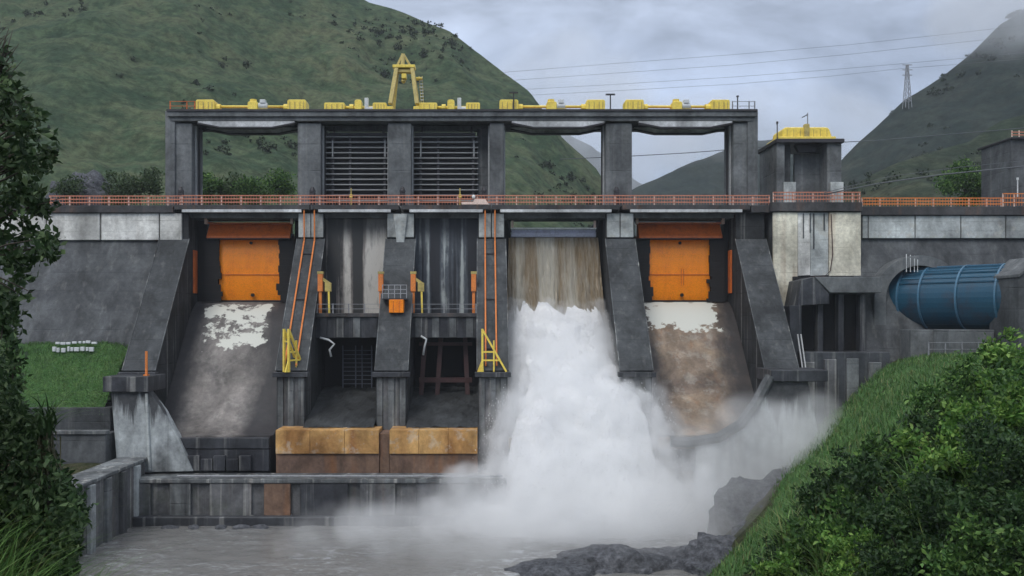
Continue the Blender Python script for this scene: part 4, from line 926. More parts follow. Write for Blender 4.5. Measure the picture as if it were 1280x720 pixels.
sup = thing('pipe_saddle', 'pale concrete saddle block under the blue pipe', 'support', (X(1200, 88), 88, 16))
obj('block', MB().box(X(1130, 90), X(1160, 90), 88.6, 91, 15.5, Z(412, 90)), M['column'], sup, bevel=.05)
obj('block', MB().box(X(1176, 87), X(1232, 87), 85.5, 88.5, 15.2, Z(412, 87)), M['column'], sup, bevel=.05)
thinrail('thin grey handrail beside the pipe saddle above the grass slope', X(1160, 85), X(1236, 85), 85, 16.6, 1.3, 1.6)
vh = thing('valve_house', 'grey concrete valve house with sloping roof at the right edge', 'building', (X(1275, 84), 84, 16))
xv = X(1259, 84)
obj('wall', MB().xz([(xv, 16), (xv + 9, 16), (xv + 9, 25.6), (xv + 2.2, 25.6), (xv, 24.0)], 82.2, 87.0), M['face'], vh, bevel=.06)
obj('roof_slab', MB().xz([(xv - .1, 23.95), (xv + 2.2, 25.65), (xv + 9, 25.65), (xv + 9, 25.95), (xv + 2.1, 25.95), (xv - .1, 24.25)], 82.0, 87.2), M['column'], vh, bevel=.04)
# concrete canopy between the spillway and the pipe
cn = thing('canopy', 'dark concrete canopy and recess left of the blue pipe', 'canopy', (X(1050, 91), 91, 12))
obj('roof', MB().xz([(X(1018, 90), Z(346, 90)), (X(1102, 90), Z(346, 90)), (X(1102, 90), Z(366, 90)), (X(1038, 90), Z(366, 90))], 90, 94.1), M['column'], cn, bevel=.05)
obj('cheek', MB().xz([(X(997, 90), Z(382, 90)), (X(1003, 90), Z(350, 90)), (X(1018, 90), Z(346, 90)), (X(1037, 90), Z(367, 90)), (X(1037, 90), Z(380, 90))], 90.1, 94.1), M['wetdark'], cn, bevel=.04)
obj('back', MB().box(X(990, 94), X(1100, 94), 93.4, 94.1, 10, Z(346, 94)), M['black'], cn)
obj('side_wall', MB().box(X(985, 90), X(1000, 90), 89.5, 94, 10, Z(382, 90)), M['wetdark'], cn, bevel=.05)
for q in (1022, 1048, 1075): obj('pillar', MB().box(X(q, 91), X(q + 7, 91), 91, 92, 10, Z(368, 91)), M['wetdark'], cn, bevel=.04)
obj('lower_wall', MB().box(X(1000, 89), X(1110, 89), 88.5, 93.4, 8, Z(440, 89)), M['wetdark'], cn, bevel=.06)
for q in (1003, 1030, 1058, 1086): obj('lower_pilaster', MB().box(X(q, 88.4), X(q + 15, 88.4), 88.2, 88.52, 9, Z(446 + 8 * random.random(), 89)), M['pier' if q > 1040 else 'toe'], cn, bevel=.05)
obj('ladder', MB().bar(at(997, 418, 89), at(1003, 460, 87), .12).bar(at(1001, 418, 89), at(1007, 460, 87), .12), M['slat'], cn)

# ------------------------------------------------------------------ pylon and cables
pyl = thing('power_pylon', 'grey lattice power pylon on the slope of the right hill', 'pylon', tuple(at(1134, 126, 400)))
pm = MB(); B0 = at(1134, 128, 398)
hp, hw0 = 17.0, 1.3
def leg(s, t_): return lambda k: B0 + Vector((s * hw0 * (1 - .72 * k), t_ * hw0 * (1 - .72 * k), hp * k))
LG = [leg(-1, -1), leg(1, -1), leg(1, 1), leg(-1, 1)]
for l in LG: obj('leg', MB().bar(l(-.15), l(1), .2), M['steel'], pyl)
br = MB()
for k in range(7):
    for j in range(4): br.bar(LG[j](k / 7), LG[(j + 1) % 4]((k + 1) / 7), .1); br.bar(LG[(j + 1) % 4](k / 7), LG[j]((k + 1) / 7), .16)
obj('lattice', br, M['steel'], pyl)
for z_ in (.72, .86, .99): obj('cross_arm', MB().bar(B0 + Vector((-2.2, 0, hp * z_)), B0 + Vector((2.2, 0, hp * z_)), .3), M['steel'], pyl)
def cable(pts, label, r, group='cables over the valley'):
    P_ = [at(*p_) for p_ in pts]; o_ = obj('cable', MB().tube(P_, r, 5), M['cable'], smooth=True); tag(o_, label, 'cable', group)
cable([(560, 96, 420), (760, 80, 415), (920, 68, 410), (1060, 56, 405), (1190, 42, 402), (1320, 27, 400)], 'topmost thin power line crossing the sky', .065)
cable([(560, 106, 420), (760, 92, 415), (920, 81, 410), (1060, 68, 405), (1190, 54, 402), (1320, 40, 400)], 'second power line from the top crossing the sky', .065)
cable([(560, 117, 420), (760, 106, 415), (920, 96, 410), (1040, 87, 405), (1134, 79, 400), (1190, 74, 398), (1320, 62, 396)], 'third power line from the top, meeting the pylon', .065)
cable([(560, 124, 420), (760, 114, 415), (920, 105, 410), (1040, 95, 405), (1134, 85, 400), (1190, 81, 398), (1320, 70, 396)], 'lowest of the four power lines crossing the sky', .065)
cable([(700, 199, 200), (790, 195, 196), (860, 191, 192), (912, 187, 190), (1000, 180, 188), (1090, 176, 186), (1280, 160, 184)], 'single cable seen through the rightmost frame opening', .09)
cable([(1030, 243, 93), (1100, 229, 91.5), (1180, 218, 90), (1240, 212, 89), (1330, 203, 88)], 'thick black cable sagging over the right end of the crest', .07)
cable([(1030, 241, 93.4), (1110, 221, 92.5), (1200, 209, 91.5), (1330, 196, 90)], 'thin black cable above the thicker one at the right crest end', .03)

# ------------------------------------------------------------------ falling water and spray
m, t, p, _ = mat_new('brown_falling_water')
s1 = rng_(t, noise(t, .55, 4, (1, .1, .04), rough=.55), .42, .60); s2 = rng_(t, noise(t, 4.5, 5, (1, .2, .06), rough=.7), .42, .66)
c = mix(t, s1, (.19, .135, .07), (.40, .37, .30)); c = mix(t, mth(t, 'MULTIPLY', s2, .4), c, (.55, .53, .47))
t.links.new(c, p.inputs['Base Color']); p.inputs['Roughness'].default_value = .3
bump(t, p, mth(t, 'ADD', s1, mth(t, 'MULTIPLY', s2, .5)), .7, .3)
a, b = 2.65, 13.5
def sheet(u, v):
    x_ = a + .55 + (b - a - 1.1) * u
    y_, z_ = [(98.4, 29.3), (97.7, 28.9), (97.1, 27.2), (96.3, 24.6), (95.2, 21.8), (93.4, 18.6), (91.0, 15.6)][0], 0
    tab = [(0, 98.3, 29.4), (.08, 97.6, 29.05), (.2, 97.0, 27.6), (.45, 96.3, 24.6), (.65, 95.2, 21.8), (.85, 93.2, 18.4), (1, 91.2, 15.8)]
    vv = [q[0] for q in tab]; y_ = float(np.interp(v, vv, [q[1] for q in tab])); z_ = float(np.interp(v, vv, [q[2] for q in tab]))
    spread = 1 + .10 * v; x_ = (a + b) / 2 + (x_ - (a + b) / 2) * min(spread, (b - a - .1) / (b - a - 1.1))
    d = fbm((x_ * .9, v * 2.2, 4), 5) * .42 * (.25 + v) + .20 * fbm((x_ * 3, v * 5, 8), 4) * (.2 + v)
    return (x_, y_ - .1 + d, z_)
tag(obj('waterfall', MB().grid(110, 90, sheet), m, smooth=True, recalc=False), kind='structure')

def fog(name, pts, radii, voxel, mat, label, cat):
    me = bpy.data.meshes.new(name); me.from_pydata([tuple(p_) for p_ in pts], [], []); me.materials.append(mat)
    at_ = me.attributes.new('rad', 'FLOAT', 'POINT'); at_.data.foreach_set('value', np.asarray(radii, np.float32))
    o_ = bpy.data.objects.new(name, me); COL.objects.link(o_)
    ng = bpy.data.node_groups.new(name + '_points', 'GeometryNodeTree')
    ng.interface.new_socket('Geometry', in_out='INPUT', socket_type='NodeSocketGeometry'); ng.interface.new_socket('Geometry', in_out='OUTPUT', socket_type='NodeSocketGeometry')
    gi = ng.nodes.new('NodeGroupInput'); go = ng.nodes.new('NodeGroupOutput')
    m2p = ng.nodes.new('GeometryNodeMeshToPoints'); na = ng.nodes.new('GeometryNodeInputNamedAttribute'); na.data_type = 'FLOAT'; na.inputs[0].default_value = 'rad'
    p2v = ng.nodes.new('GeometryNodePointsToVolume'); p2v.resolution_mode = 'VOXEL_SIZE'
    p2v.inputs['Density'].default_value = 1.0; p2v.inputs['Voxel Size'].default_value = voxel
    sm = ng.nodes.new('GeometryNodeSetMaterial'); sm.inputs['Material'].default_value = mat
    ng.links.new(gi.outputs[0], m2p.inputs[0]); ng.links.new(na.outputs[0], m2p.inputs['Radius'])
    ng.links.new(m2p.outputs[0], p2v.inputs['Points']); ng.links.new(na.outputs[0], p2v.inputs['Radius'])
    ng.links.new(p2v.outputs[0], sm.inputs[0]); ng.links.new(sm.outputs[0], go.inputs[0])
    md = o_.modifiers.new('points', 'NODES'); md.node_group = ng
    tag(o_, label, cat, kind='stuff'); return o_
def fogmat(name, dens, col=(.99, .995, 1.0), nscale=.35, lo=.35, hi=.6, aniso=.0, step=1.0, zs=1.0):
    m = bpy.data.materials.new(name); m.use_nodes = True; t = m.node_tree; t.nodes.clear()
    out = N(t, 'ShaderNodeOutputMaterial'); v = N(t, 'ShaderNodeVolumePrincipled'); t.links.new(v.outputs[0], out.inputs['Volume'])
    v.inputs['Color'].default_value = (*col, 1); v.inputs['Anisotropy'].default_value = aniso
    v.inputs['Density Attribute'].default_value = ''
    at_ = N(t, 'ShaderNodeAttribute', attribute_name='density')
    tcn = N(t, 'ShaderNodeTexCoord'); nn = N(t, 'ShaderNodeTexNoise', Scale=nscale, Detail=5.0, Roughness=.6)
    mpn = N(t, 'ShaderNodeMapping'); mpn.inputs['Scale'].default_value = (1, 1, zs); t.links.new(tcn.outputs['Object'], mpn.inputs[0]); t.links.new(mpn.outputs[0], nn.inputs[0])
    d = mth(t, 'MULTIPLY', mth(t, 'MULTIPLY', at_.outputs['Fac'], rng_(t, nn.outputs[0], lo, hi)), dens)
    t.links.new(d, v.inputs['Density']); return m
# plume envelope: rows of (height, x0, x1, y0, y1) in metres, front towards the camera
ROW = [(21.6, 2.8, 13.3, 94.0, 96.0), (18.5, 2.8, 13.9, 89.5, 94.5), (15.5, 2.7, 14.6, 85.5, 92), (12.5, 2.2, 16.5, 81.5, 90), (9.0, 1.5, 17.4, 79.0, 88),
       (6.0, 1.0, 17.6, 76.5, 86), (3.5, .0, 18.0, 74.5, 85), (1.9, -3.0, 18.6, 72.5, 84)]
def env(z_):
    zz = [r[0] for r in ROW][::-1]; return [float(np.interp(z_, zz, [r[k] for r in ROW][::-1])) for k in (1, 2, 3, 4)]
# solid heart of the plume
core = MB(); nu, nv = 150, 110
def corefn(u, v):
    z_ = 1.2 + (20.0 + 1.1 * fbm((4.5 * math.cos(2 * math.pi * u), 4.5 * math.sin(2 * math.pi * u), 3), 4)) * v; x0, x1, y0, y1 = env(z_); cx_, cy_ = (x0 + x1) / 2, (y0 + y1) / 2; an = 2 * math.pi * u
    sx, sy = math.copysign(abs(math.cos(an)) ** .7, math.cos(an)), math.copysign(abs(math.sin(an)) ** .7, math.sin(an))
    k = .87 - .08 * (1 - v); dirv = Vector((math.cos(an), math.sin(an), .25))
    q = Vector((cx_ + sx * (x1 - x0) / 2 * k, cy_ + sy * (y1 - y0) / 2 * k, z_))
    nb = mnoise.turbulence(Vector((q.x * .30, q.y * .30, q.z * .07)), 5, False, noise_basis='PERLIN_ORIGINAL')
    nf = fbm((q.x * 1.3, q.y * 1.3, q.z * .3), 5)
    amp = min(1., (1.0 - v) * 5 + .25)
    q += dirv * ((nb - .35) * 1.0 + nf * .10) * amp
    if q.z > 14.5: q.x = min(max(q.x, 2.75), 13.4)
    return q
core.grid(nu, nv, corefn)
m, t, p, _ = mat_new('white_water'); p.inputs['Roughness'].default_value = .9; p.inputs['Specular IOR Level'].default_value = .1
t.links.new(mix(t, rng_(t, noise(t, .5, 5), .35, .7), (.88, .89, .90), (.95, .955, .96)), p.inputs['Base Color'])
p.inputs['Subsurface Weight'].default_value = .35; p.inputs['Subsurface Radius'].default_value = (1.2, 1.2, 1.3)
bump(t, p, noise(t, 2.4, 7, (1, 1, .6), rough=.75), .8, .5)
tag(obj('white_water', core, m, smooth=True, recalc=True), 'dense white water plunging from the open gate into the river', 'white water', kind='stuff')
pts, rad = [], []
for _ in range(4200):
    z_ = 1.5 + 20.5 * random.random() ** 1.15; x0, x1, y0, y1 = env(z_); an = random.random() * 2 * math.pi
    rr = 1 - .14 * random.random(); pts.append(((x0 + x1) / 2 + math.cos(an) * (x1 - x0) / 2 * rr, (y0 + y1) / 2 + math.sin(an) * (y1 - y0) / 2 * rr, z_))
    r0 = random.uniform(.5, 1.25) * (1.15 - .03 * z_); rad.append(max(.35, r0))
    if pts[-1][2] > 15: x_ = min(max(pts[-1][0], 3.3), 13.0); pts[-1] = (x_, pts[-1][1], pts[-1][2])
fog('spray', pts, rad, .22, fogmat('dense_spray', 1.15, nscale=.6, lo=.34, hi=.66, zs=.35), 'billowing white spray wrapped around the plunging water', 'spray')
pts, rad = [], []                               # soft veil of fine spray outside the dense water
for _ in range(2200):
    z_ = 1.5 + 18.5 * random.random() ** 1.3; x0, x1, y0, y1 = env(z_); an = random.random() * 2 * math.pi
    rr = 1.0 + abs(rng.normal(0, .07)); x_ = (x0 + x1) / 2 + math.cos(an) * (x1 - x0) / 2 * rr
    if z_ > 14.5: x_ = min(max(x_, 3.2), 13.2)
    pts.append((x_, (y0 + y1) / 2 + math.sin(an) * (y1 - y0) / 2 * rr, z_)); rad.append(random.uniform(.5, 1.5))
fog('spray_veil', pts, rad, .3, fogmat('spray_veil', .30, nscale=.7, lo=.36, hi=.70, zs=.4), 'soft veil of fine spray drifting off the plunging water', 'spray')
pts, rad = [], []                               # thin mist drifting over the river and to the right
for _ in range(420):
    x_ = rng.normal(9, 9); y_ = rng.uniform(66, 82); d = abs(x_ - 9) / 12
    z_ = WL + abs(rng.normal(0, 2.3 * max(.35, 1.3 - d)));
    if x_ > -16 and x_ < 26: pts.append((x_, y_, z_)); rad.append(rng.uniform(1.0, 2.6))
for _ in range(420):
    z_ = 2 + min(9.5, rng.exponential(3.4)); pts.append((float(np.clip(rng.normal(22.0, 3.4), 14, 28)) + (z_ - 6) * .25, rng.uniform(68, 80.5), z_)); rad.append(rng.uniform(.9, 2.6))
for _ in range(160):
    pts.append((rng.normal(-2, 4.5), rng.uniform(66, 75), WL + abs(rng.normal(0, 1.5)))); rad.append(rng.uniform(1.0, 2.2))
fog('drifting_mist', pts, rad, .5, fogmat('thin_mist', .13, nscale=.18, lo=.30, hi=.72), 'thin mist drifting over the river around the white water', 'mist')
pts, rad = [], []                               # thicker mist hugging the foot of the plume
for _ in range(520):
    an = random.random() * 6.283; rr = 1 + abs(rng.normal(0, .28)); z_ = WL + abs(rng.normal(0, 1.9))
    pts.append((9.6 + math.cos(an) * 9.0 * rr, 77.0 + math.sin(an) * 4.6 * min(rr, 1.5), z_)); rad.append(rng.uniform(.7, 1.7))
fog('foot_mist', pts, rad, .4, fogmat('foot_mist', .34, nscale=.3, lo=.34, hi=.70), 'white mist hugging the foot of the plunging water', 'mist')
# droplets thrown off the plume
dv, df = [], []
tet = np.array([[0, 0, 1], [.94, 0, -.33], [-.47, .82, -.33], [-.47, -.82, -.33]]); tf = np.array([[0, 1, 2], [0, 2, 3], [0, 3, 1], [1, 3, 2]])
for k in range(9000):
    z_ = 2 + 19 * random.random(); x0, x1, y0, y1 = env(z_); an = random.random() * 2 * math.pi; rr = 1.0 + abs(rng.normal(0, .09))
    c_ = np.array([(x0 + x1) / 2 + math.cos(an) * (x1 - x0) / 2 * rr, (y0 + y1) / 2 + math.sin(an) * (y1 - y0) / 2 * rr, z_])
    if z_ > 15 and not (2.8 < c_[0] < 13.4): continue
    dv.append(tet * random.uniform(.025, .07) * np.array([1, 1, 1.6]) + c_); df.append(tf + 4 * len(df))
tag(raw_mesh('water_drops', np.concatenate(dv), np.concatenate(df), bpy.data.materials['white_water']), 'fine white drops flung off the plunging water', 'water drops', kind='stuff')

# ================================================================== rocks and banks
def rock(name, label, c, s, seed, cat='rock', group=None, mat='rock', n=48):
    mb = MB()
    def fn(u, v):
        th, ph = 2 * math.pi * u, math.pi * v
        d = Vector((math.sin(ph) * math.cos(th), math.sin(ph) * math.sin(th), math.cos(ph)))
        q = d + Vector((seed, seed * 1.7, 0))
        k = 1 + .24 * fbm(q * 1.3, 4) + .17 * (mnoise.turbulence(q * 2.2, 4, True) - .6) + .10 * (mnoise.turbulence(q * 6, 4, True) - .6) + .05 * fbm(q * 11, 4)
        return (c[0] + d.x * s[0] * k, c[1] + d.y * s[1] * k, c[2] + d.z * s[2] * k)
    mb.grid(n, n // 2, fn)
    return tag(obj(name, mb, M[mat], smooth=True), label, cat, group)
rock('boulder', 'low dark wet boulder at the bottom edge, leftmost of the bank rocks', (5.6, 64.5, 1.3), (3.8, 2.6, 1.2), 1.1)
rock('boulder', 'humped dark boulder at the bottom edge below the white water', (10.0, 66.3, 1.3), (4.8, 3.0, 1.9), 2.3)
rock('boulder', 'dark boulder at the bottom edge between the humped one and the cliff', (15.0, 67.0, 1.2), (5.0, 3.0, 1.7), 3.7)
rock('rock_bank', 'tall misty grey rock face rising from the river below the grass slope', (25.8, 70.8, .6), (7.4, 5.6, 7.4), 5.1, 'rock', n=80)
rock('rock_bank', 'low grey rock ledge at the foot of the grassy slope on the right', (18.2, 65.2, 1.4), (3.6, 3.4, 2.6), 7.4, 'rock', n=64)
rock('boulder', 'dark rounded rock outcrop behind the crest left of the hoist bridge', (X(105, 112), 112, 34.5), (4.2, 3, 4.2), 9.2)
for k in range(5):
    px = 205 + 32 * k + random.uniform(-8, 8)
    rock('boulder', 'small wet stone at the apron waterline, %s from the left' % ['first', 'second', 'third', 'fourth', 'fifth', 'sixth', 'seventh', 'eighth', 'ninth', 'tenth', 'eleventh', 'twelfth'][k], (X(px, 77.5), 77.6, WL - .05), (random.uniform(.4, .9), .5, .35), 20 + k, 'stone', 'stones along the apron waterline', n=16)
# bright grass slope on the right bank
GSX = [(40, 8), (50, 11.5), (60, 19.0), (70, 24.2), (80, 29), (90, 34)]
def gsz(x, y): return H(x, y) + .10
gs = MB().grid(80, 80, lambda u, v: (lerp_tab(40 + 48 * v, GSX) + 32 * u, 40 + 48 * v, gsz(lerp_tab(40 + 48 * v, GSX) + 32 * u, 40 + 48 * v)))
tag(obj('grass_slope', gs, M['lawn'], smooth=True, recalc=False), kind='structure')
gv = np.array(gs.v); rt = gv[rng.integers(0, len(gv), 42000)] + rng.uniform(-.3, .3, (42000, 3)) * np.array([1, 1, .05])
tag(blades('grass', rt[:9000] + rng.uniform(-.4, .4, (9000, 3)) * np.array([1, 1, 0]), .5, M['grassyel'], .7, .026, 2), 'yellowish grass mixed into the slope below the blue pipe', 'grass', kind='stuff')
tag(blades('grass', rt, .42, M['grass'], .6, .03, 2), 'bright green grass covering the slope below the blue pipe', 'grass', kind='stuff')

# ================================================================== trees and shrubs
# trees behind the crest at the left
bt = [(150, 232, 5.0), (178, 226, 6), (262, 232, 4.5), (292, 236, 4.2), (318, 234, 4.4), (350, 228, 5.0), (95, 232, 4.0)]
nm = ['left of the leftmost column', 'touching the leftmost column from the left', 'inside the left opening near the column', 'in the left part of the left opening', 'in the middle of the left opening', 'at the right side of the left opening', 'near the rock outcrop behind the crest']
for (px, py, h_), l_ in zip(bt, nm):
    Y = 108 + random.uniform(-1, 6); c_ = at(px, py, Y)
    tree('broadleaf_tree', 'small green leafy tree behind the crest railing, ' + l_, (c_.x, Y, c_.z - h_ * .75), h_, 1.9, 14, .34, 90, M['treeback'] if random.random() < .7 else M['leaf_bush'], 'trees behind the crest')
c_ = at(1205, 238, 112); tree('broadleaf_tree', 'dark leafy tree behind the crest railing at the far right', (c_.x, 112, c_.z - 2.5), 5.5, 2.6, 16, .36, 90, M['leaf_bush'], 'trees behind the crest')

# near tree on the left edge of the view
BND = [(0, 0), (25, 8), (45, 28), (80, 26), (100, 18), (118, 44), (150, 66), (172, 78), (200, 70), (235, 78), (270, 70), (312, 74), (340, 56), (380, 44), (420, 32)]
tY = 13.0; root = Vector((-7.9, tY, H(-7.9, tY)))
lt = thing('near_tree', 'dark leafy tree at the left edge in front of the dam wall', 'tree', tuple(root))
cen, rad = [], []
while len(cen) < 190:
    py = random.uniform(55, 430); r_ = random.uniform(.08, .25) * (.5 if py < 105 else 1)
    bx = float(np.interp(py, [q[0] for q in BND], [q[1] for q in BND])) - r_ * 85 * .8
    px = bx + random.uniform(-14, 9) - abs(random.gauss(0, 1)) * (42 if py > 110 else 18)
    if px < -170: continue
    if py < 105 and random.random() < .15: continue
    if py > 330 and random.random() < .3: continue
    Y = tY + random.uniform(-1.0, 1.0); v = at(px, py, Y); cen.append(tuple(v)); rad.append(r_)
tm = MB(); top = at(-18, 60, tY); md = at(-45, 330, tY)
tm.tube([root - Vector((0, 0, .5)), root.lerp(md, .4), md, md.lerp(top, .5) + Vector((-.2, 0, 0)), top], [.2, .16, .12, .08, .02], 8)
obj('trunk', tm, M['wood'], lt, smooth=True)
lm = MB()
for k, c_ in enumerate(cen):
    if k % 3: continue
    c_ = Vector(c_)
    s_ = md.lerp(top, min(.98, max(0, (c_.z - md.z - .5) / (top.z - md.z)))) + Vector((-.1, 0, 0))
    lm.tube([s_, s_.lerp(c_, .55) + Vector((0, 0, .12)), c_ + Vector((.08, 0, .1))], [.022, .014, .005], 4)
for k in range(26):                                  # bare twigs at the top
    s_ = at(random.uniform(-20, 8), random.uniform(60, 110), tY); lm.tube([s_, s_ + Vector((random.uniform(0, .35), random.uniform(-.2, .2), random.uniform(.1, .5)))], [.012, .004], 4)
obj('limb', lm, M['wood'], lt, smooth=True)
leaf_mesh('crown', clump_pts(cen, rad, 800, .15), .12, M['leaf_tree'], lt, up=.2, aspect=.55)
# shrub and dry-leaved plant under the tree
def hit(px, py):
    y = 6.0
    while y < 92:
        v = at(px, py, y)
        if v.z <= H(v.x, y): return v
        y += .3
    return at(px, py, 40)
def near_shrub(name, label, px, py, Y, rpx, n_cl, mat, leaf, per, group=None, squash=.8, cat='shrub'):
    c_ = hit(px, py + rpx * .45) + Vector((0, 0, .3)) if Y is None else at(px, py, Y)
    if Y is None: Y = c_.y; c_.z += rpx * .45 * Y / F
    gz = H(c_.x, Y); t_ = thing(name, label, cat, (c_.x, Y, gz), group); sc_ = Y / F
    cn_, rd = [], []
    for k in range(n_cl):
        an = random.random() * 6.28; el = random.uniform(-.6, 1); r_ = rpx * sc_ * random.random() ** .4
        cn_.append((c_.x + math.cos(an) * r_ * math.sqrt(max(0, 1 - el * el * .6)), Y + math.sin(an) * r_ * .8, c_.z + el * r_ * squash)); rd.append(rpx * sc_ * random.uniform(.22, .42))
    st = MB()
    for q in cn_[:10]: st.tube([(c_.x + random.uniform(-.1, .1), Y, min(gz, c_.z) - .15), ((c_.x + q[0]) / 2, (Y + q[1]) / 2, (gz + q[2]) / 2), q], [.035, .022, .008], 5)
    obj('stem', st, M['wood'], t_)
    leaf_mesh('foliage', clump_pts(cn_, rd, per, .3), leaf, mat, t_, aspect=.5); return t_
for k, (px, py, rp, l_) in enumerate(((-25, 400, 45, 'directly under the near tree crown'), (-12, 470, 42, 'at the left edge beside the grass bank'), (0, 560, 55, 'at the left edge above the grass tuft'), (52, 605, 40, 'at the left bank beside the river wall'), (20, 640, 70, 'low on the left bank behind the long grass'))):
    near_shrub('shrub', 'dark green leafy shrub ' + l_, px, py, 12.4 - .2 * k, rp, 26, M['leaf_tree'] if k < 3 else M['leaf_dark'], .10, 1500, 'dark shrubs on the left bank')
dp = thing('spiky_plant', 'spiky plant with drooping dry blades among the dark left shrubs', 'plant', tuple(at(62, 560, 11.1)))
cc = at(58, 540, 11.1); rts = np.array([tuple(cc)] * 150) + rng.normal(0, .05, (150, 3))
blades('leaf', rts[:90], .42, M['leaf_tree'], 1.0, .014, 5, dp)
blades('dry_leaf', rts[90:] + np.array([0, 0, -.05]), -.42, M['dryleaf'], -.55, .008, 5, dp)
obj('stem', MB().tube([cc - Vector((.2, -.5, 1.6)), cc], [.05, .03], 6), M['wood'], dp)
rt = []
while len(rt) < 3000:
    y = random.uniform(8.5, 12.5); x = X(random.uniform(-90, 104), y); rt.append((x, y, H(x, y) - .03))
tag(blades('long_grass', rt, 1.25, M['grassbr'], .75, .014, 4), 'tuft of long arching grass in the bottom left corner', 'grass', kind='stuff')
tag(blades('long_grass', rt[:500], 1.4, M['grassyel'], .85, .012, 4), 'yellowish grass blades mixed into the bottom left tuft', 'grass', kind='stuff')
lf = []
while len(lf) < 12000:
    py = random.uniform(430, 770); y = random.uniform(10.8, 13.2)
    bx = float(np.interp(py, [430, 480, 520, 560, 600, 640, 680, 770], [2, 14, 40, 60, 86, 102, 96, 90])) + 14 * fbm((py * .03, y, 2), 3)
    px = bx - abs(random.gauss(0, 1)) * 55; lf.append(tuple(at(px, py, y)))
tag(leaf_mesh('undergrowth', lf, .10, M['leaf_tree'], up=.2), 'dense dark undergrowth on the left bank below the near tree', 'undergrowth', kind='stuff')
hut = thing('masonry_wall', 'tan masonry wall glimpsed at the left edge behind the shrubs', 'wall', (X(-10, 40), 40, 11))
z_ = 11.0
for r2 in range(7):
    x_ = X(-120, 40) - (.3 if r2 % 2 else 0)
    while x_ < X(10, 40): obj('block', MB().box(x_, x_ + .78, 40, 40.5, z_, z_ + .42), M['tanwall'], hut, bevel=.03); x_ += .82
    z_ += .45

# right bank: a thicket of shrubs on the slope near the camera
SIL = [(925, 745), (960, 705), (985, 665), (1010, 632), (1060, 602), (1090, 585), (1130, 572), (1165, 532), (1200, 496), (1240, 468), (1290, 446)]
sh = [(1270, 470, 34, 60, 'bright'), (1225, 490, 33, 52, 'bush'), (1185, 520, 33, 46, 'bush'), (1245, 545, 29, 70, 'bright'), (1150, 560, 31, 46, 'dark'), (1110, 580, 31, 42, 'bush'),
      (1190, 590, 27, 66, 'bright'), (1070, 600, 29, 44, 'dark'), (1030, 630, 29, 42, 'dark'), (1290, 610, 23, 90, 'dark'), (1130, 640, 25, 72, 'dark'), (1075, 665, 26, 60, 'bush'), (1020, 690, 27, 48, 'bush'),
      (1210, 670, 21, 84, 'dark'), (1150, 710, 21, 76, 'dark'), (1075, 725, 23, 60, 'bright'), (1265, 720, 17, 96, 'bush'), (985, 720, 27, 40, 'bright'), (1330, 520, 27, 80, 'bush'), (1330, 690, 18, 90, 'dark')]
words = {'bright': 'light green', 'bush': 'mid green', 'dark': 'dark green'}
pos = ['at the upper right edge below the valve house', 'on the skyline below the pipe saddle', 'on the skyline next to the bright grass slope', 'in the upper right of the thicket', 'at the lower border of the bright grass slope', 'on the thicket edge right of the misty rock', 'in the centre of the right thicket', 'on the left rim of the thicket, upper one', 'on the left rim of the thicket above the boulders', 'at the right edge halfway up the thicket', 'in the dark hollow of the thicket', 'in the lower left of the thicket', 'low on the left rim of the thicket', 'in the dark lower right of the thicket', 'at the bottom edge of the thicket, right of centre', 'at the bottom edge of the thicket, left of centre', 'in the bottom right corner', 'at the bottom left tip of the thicket', 'cut by the right edge, upper one', 'cut by the right edge, lower one']
for (px, py, Y, rp, kd), l_ in zip(sh, pos):
    near_shrub('shrub', '%s shrub %s' % (words[kd], l_), px + 6, py + 16, None, rp, 34, M['leaf_' + kd], .18 if Y > 24 else .135, 420 if Y > 24 else 680, 'shrubs of the right bank thicket', 1.0)
TUS = []
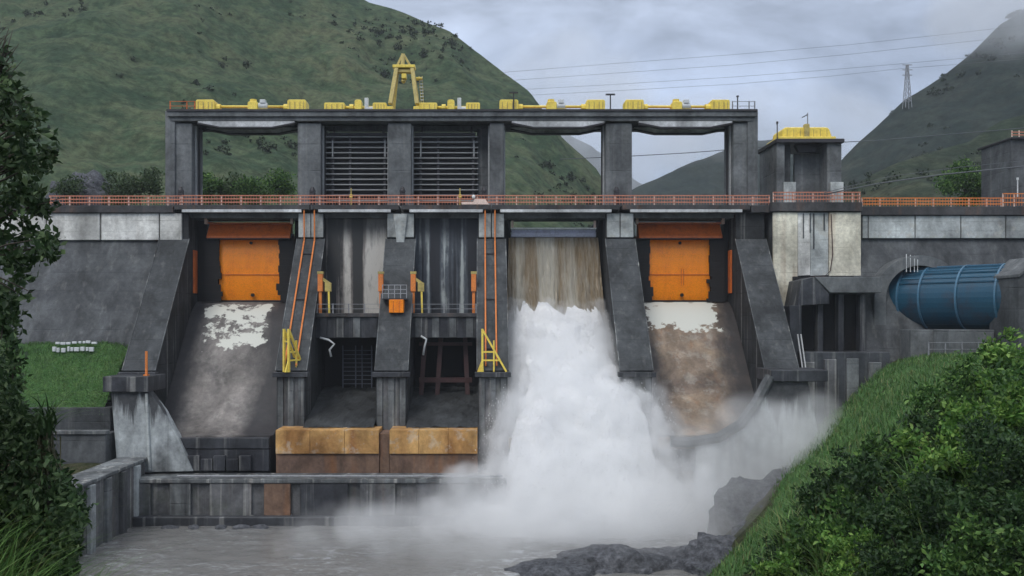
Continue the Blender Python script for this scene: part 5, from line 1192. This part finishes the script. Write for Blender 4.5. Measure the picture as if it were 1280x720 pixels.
# leafy ground cover filling the thicket and long arching grass through it
def inside(px, py): return py > float(np.interp(px, [q[0] for q in SIL], [q[1] for q in SIL])) + 6
gp, bl, by = [], [], []
while len(gp) < 60000:
    y = 9 + 42 * random.random() ** .8; px = random.uniform(905, 1345); x = X(px, y); z = H(x, y); py = CY + (CZ - z) * F / y
    if py > 830 or not inside(px, py): continue
    hh = .9 * random.random() ** 1.5 * (1 + .9 * fbm((x * .5, y * .5, 7), 3))
    gp.append((x, y, z + max(0, hh)))
    if random.random() < .0011: TUS.append((x, y, z + .5))
    if random.random() < .03 + .16 * max(0, fbm((x * .25, y * .25, 4), 3)): (bl if random.random() < .75 else by).append((x, y, z))
for c_ in TUS:
    for _ in range(34): (by if random.random() < .3 else bl).append((c_[0] + random.gauss(0, .09), c_[1] + random.gauss(0, .09), c_[2]))
tag(leaf_mesh('undergrowth', gp, .15, M['leaf_dark'], up=.3), 'dense dark undergrowth filling the thicket on the right bank', 'undergrowth', kind='stuff')
tag(blades('long_grass', bl, 1.15, M['grassbr'], .9, .034, 4), 'long arching green grass growing through the right bank thicket', 'grass', kind='stuff')
tag(blades('long_grass', by, 1.2, M['grassyel'], .9, .032, 4), 'yellowish grass blades scattered through the right bank thicket', 'grass', kind='stuff')

# ================================================================== low cloud on the hills
def cloud(label, ells, n, r0, r1, dens, voxel, ns):
    pts, rad = [], []
    for _ in range(n):
        px, py, Y, sx, sy, sY = random.choice(ells); d = rng.normal(size=3) * .5
        pts.append(tuple(at(px + d[0] * sx, py + d[1] * sy, Y + d[2] * sY))); rad.append(random.uniform(r0, r1) * Y / 400)
    fog('hill_mist', pts, rad, voxel, fogmat('hill_mist_' + label[:8], dens, nscale=ns, lo=.36, hi=.66, col=(.93, .95, .98)), label, 'mist')
cloud('pale mist drifting across the far peak behind the dam', [(690, 120, 820, 80, 40, 60), (760, 160, 800, 70, 50, 60), (720, 190, 790, 50, 40, 40), (900, 165, 660, 60, 18, 30), (980, 158, 660, 60, 20, 30), (1050, 175, 650, 50, 22, 30)], 420, 9, 18, .011, 5, .015)
cloud('grey mist hiding the top of the right hill', [(1262, 18, 408, 50, 26, 30), (1330, -10, 408, 70, 40, 30), (1215, 30, 415, 40, 22, 25)], 190, 7, 14, .022, 3.5, .03)

# ================================================================== the valley air
m = bpy.data.materials.new('valley_haze'); m.use_nodes = True; t = m.node_tree; t.nodes.clear()
out = N(t, 'ShaderNodeOutputMaterial'); v = N(t, 'ShaderNodeVolumePrincipled'); t.links.new(v.outputs[0], out.inputs['Volume'])
v.inputs['Color'].default_value = (.86, .92, 1.0, 1); v.inputs['Density'].default_value = .0002; v.inputs['Density Attribute'].default_value = ''
tag(obj('haze', MB().box(-710, 910, -110, 1410, -8, 300), m), 'thin blue-grey air filling the valley', 'haze', kind='stuff')
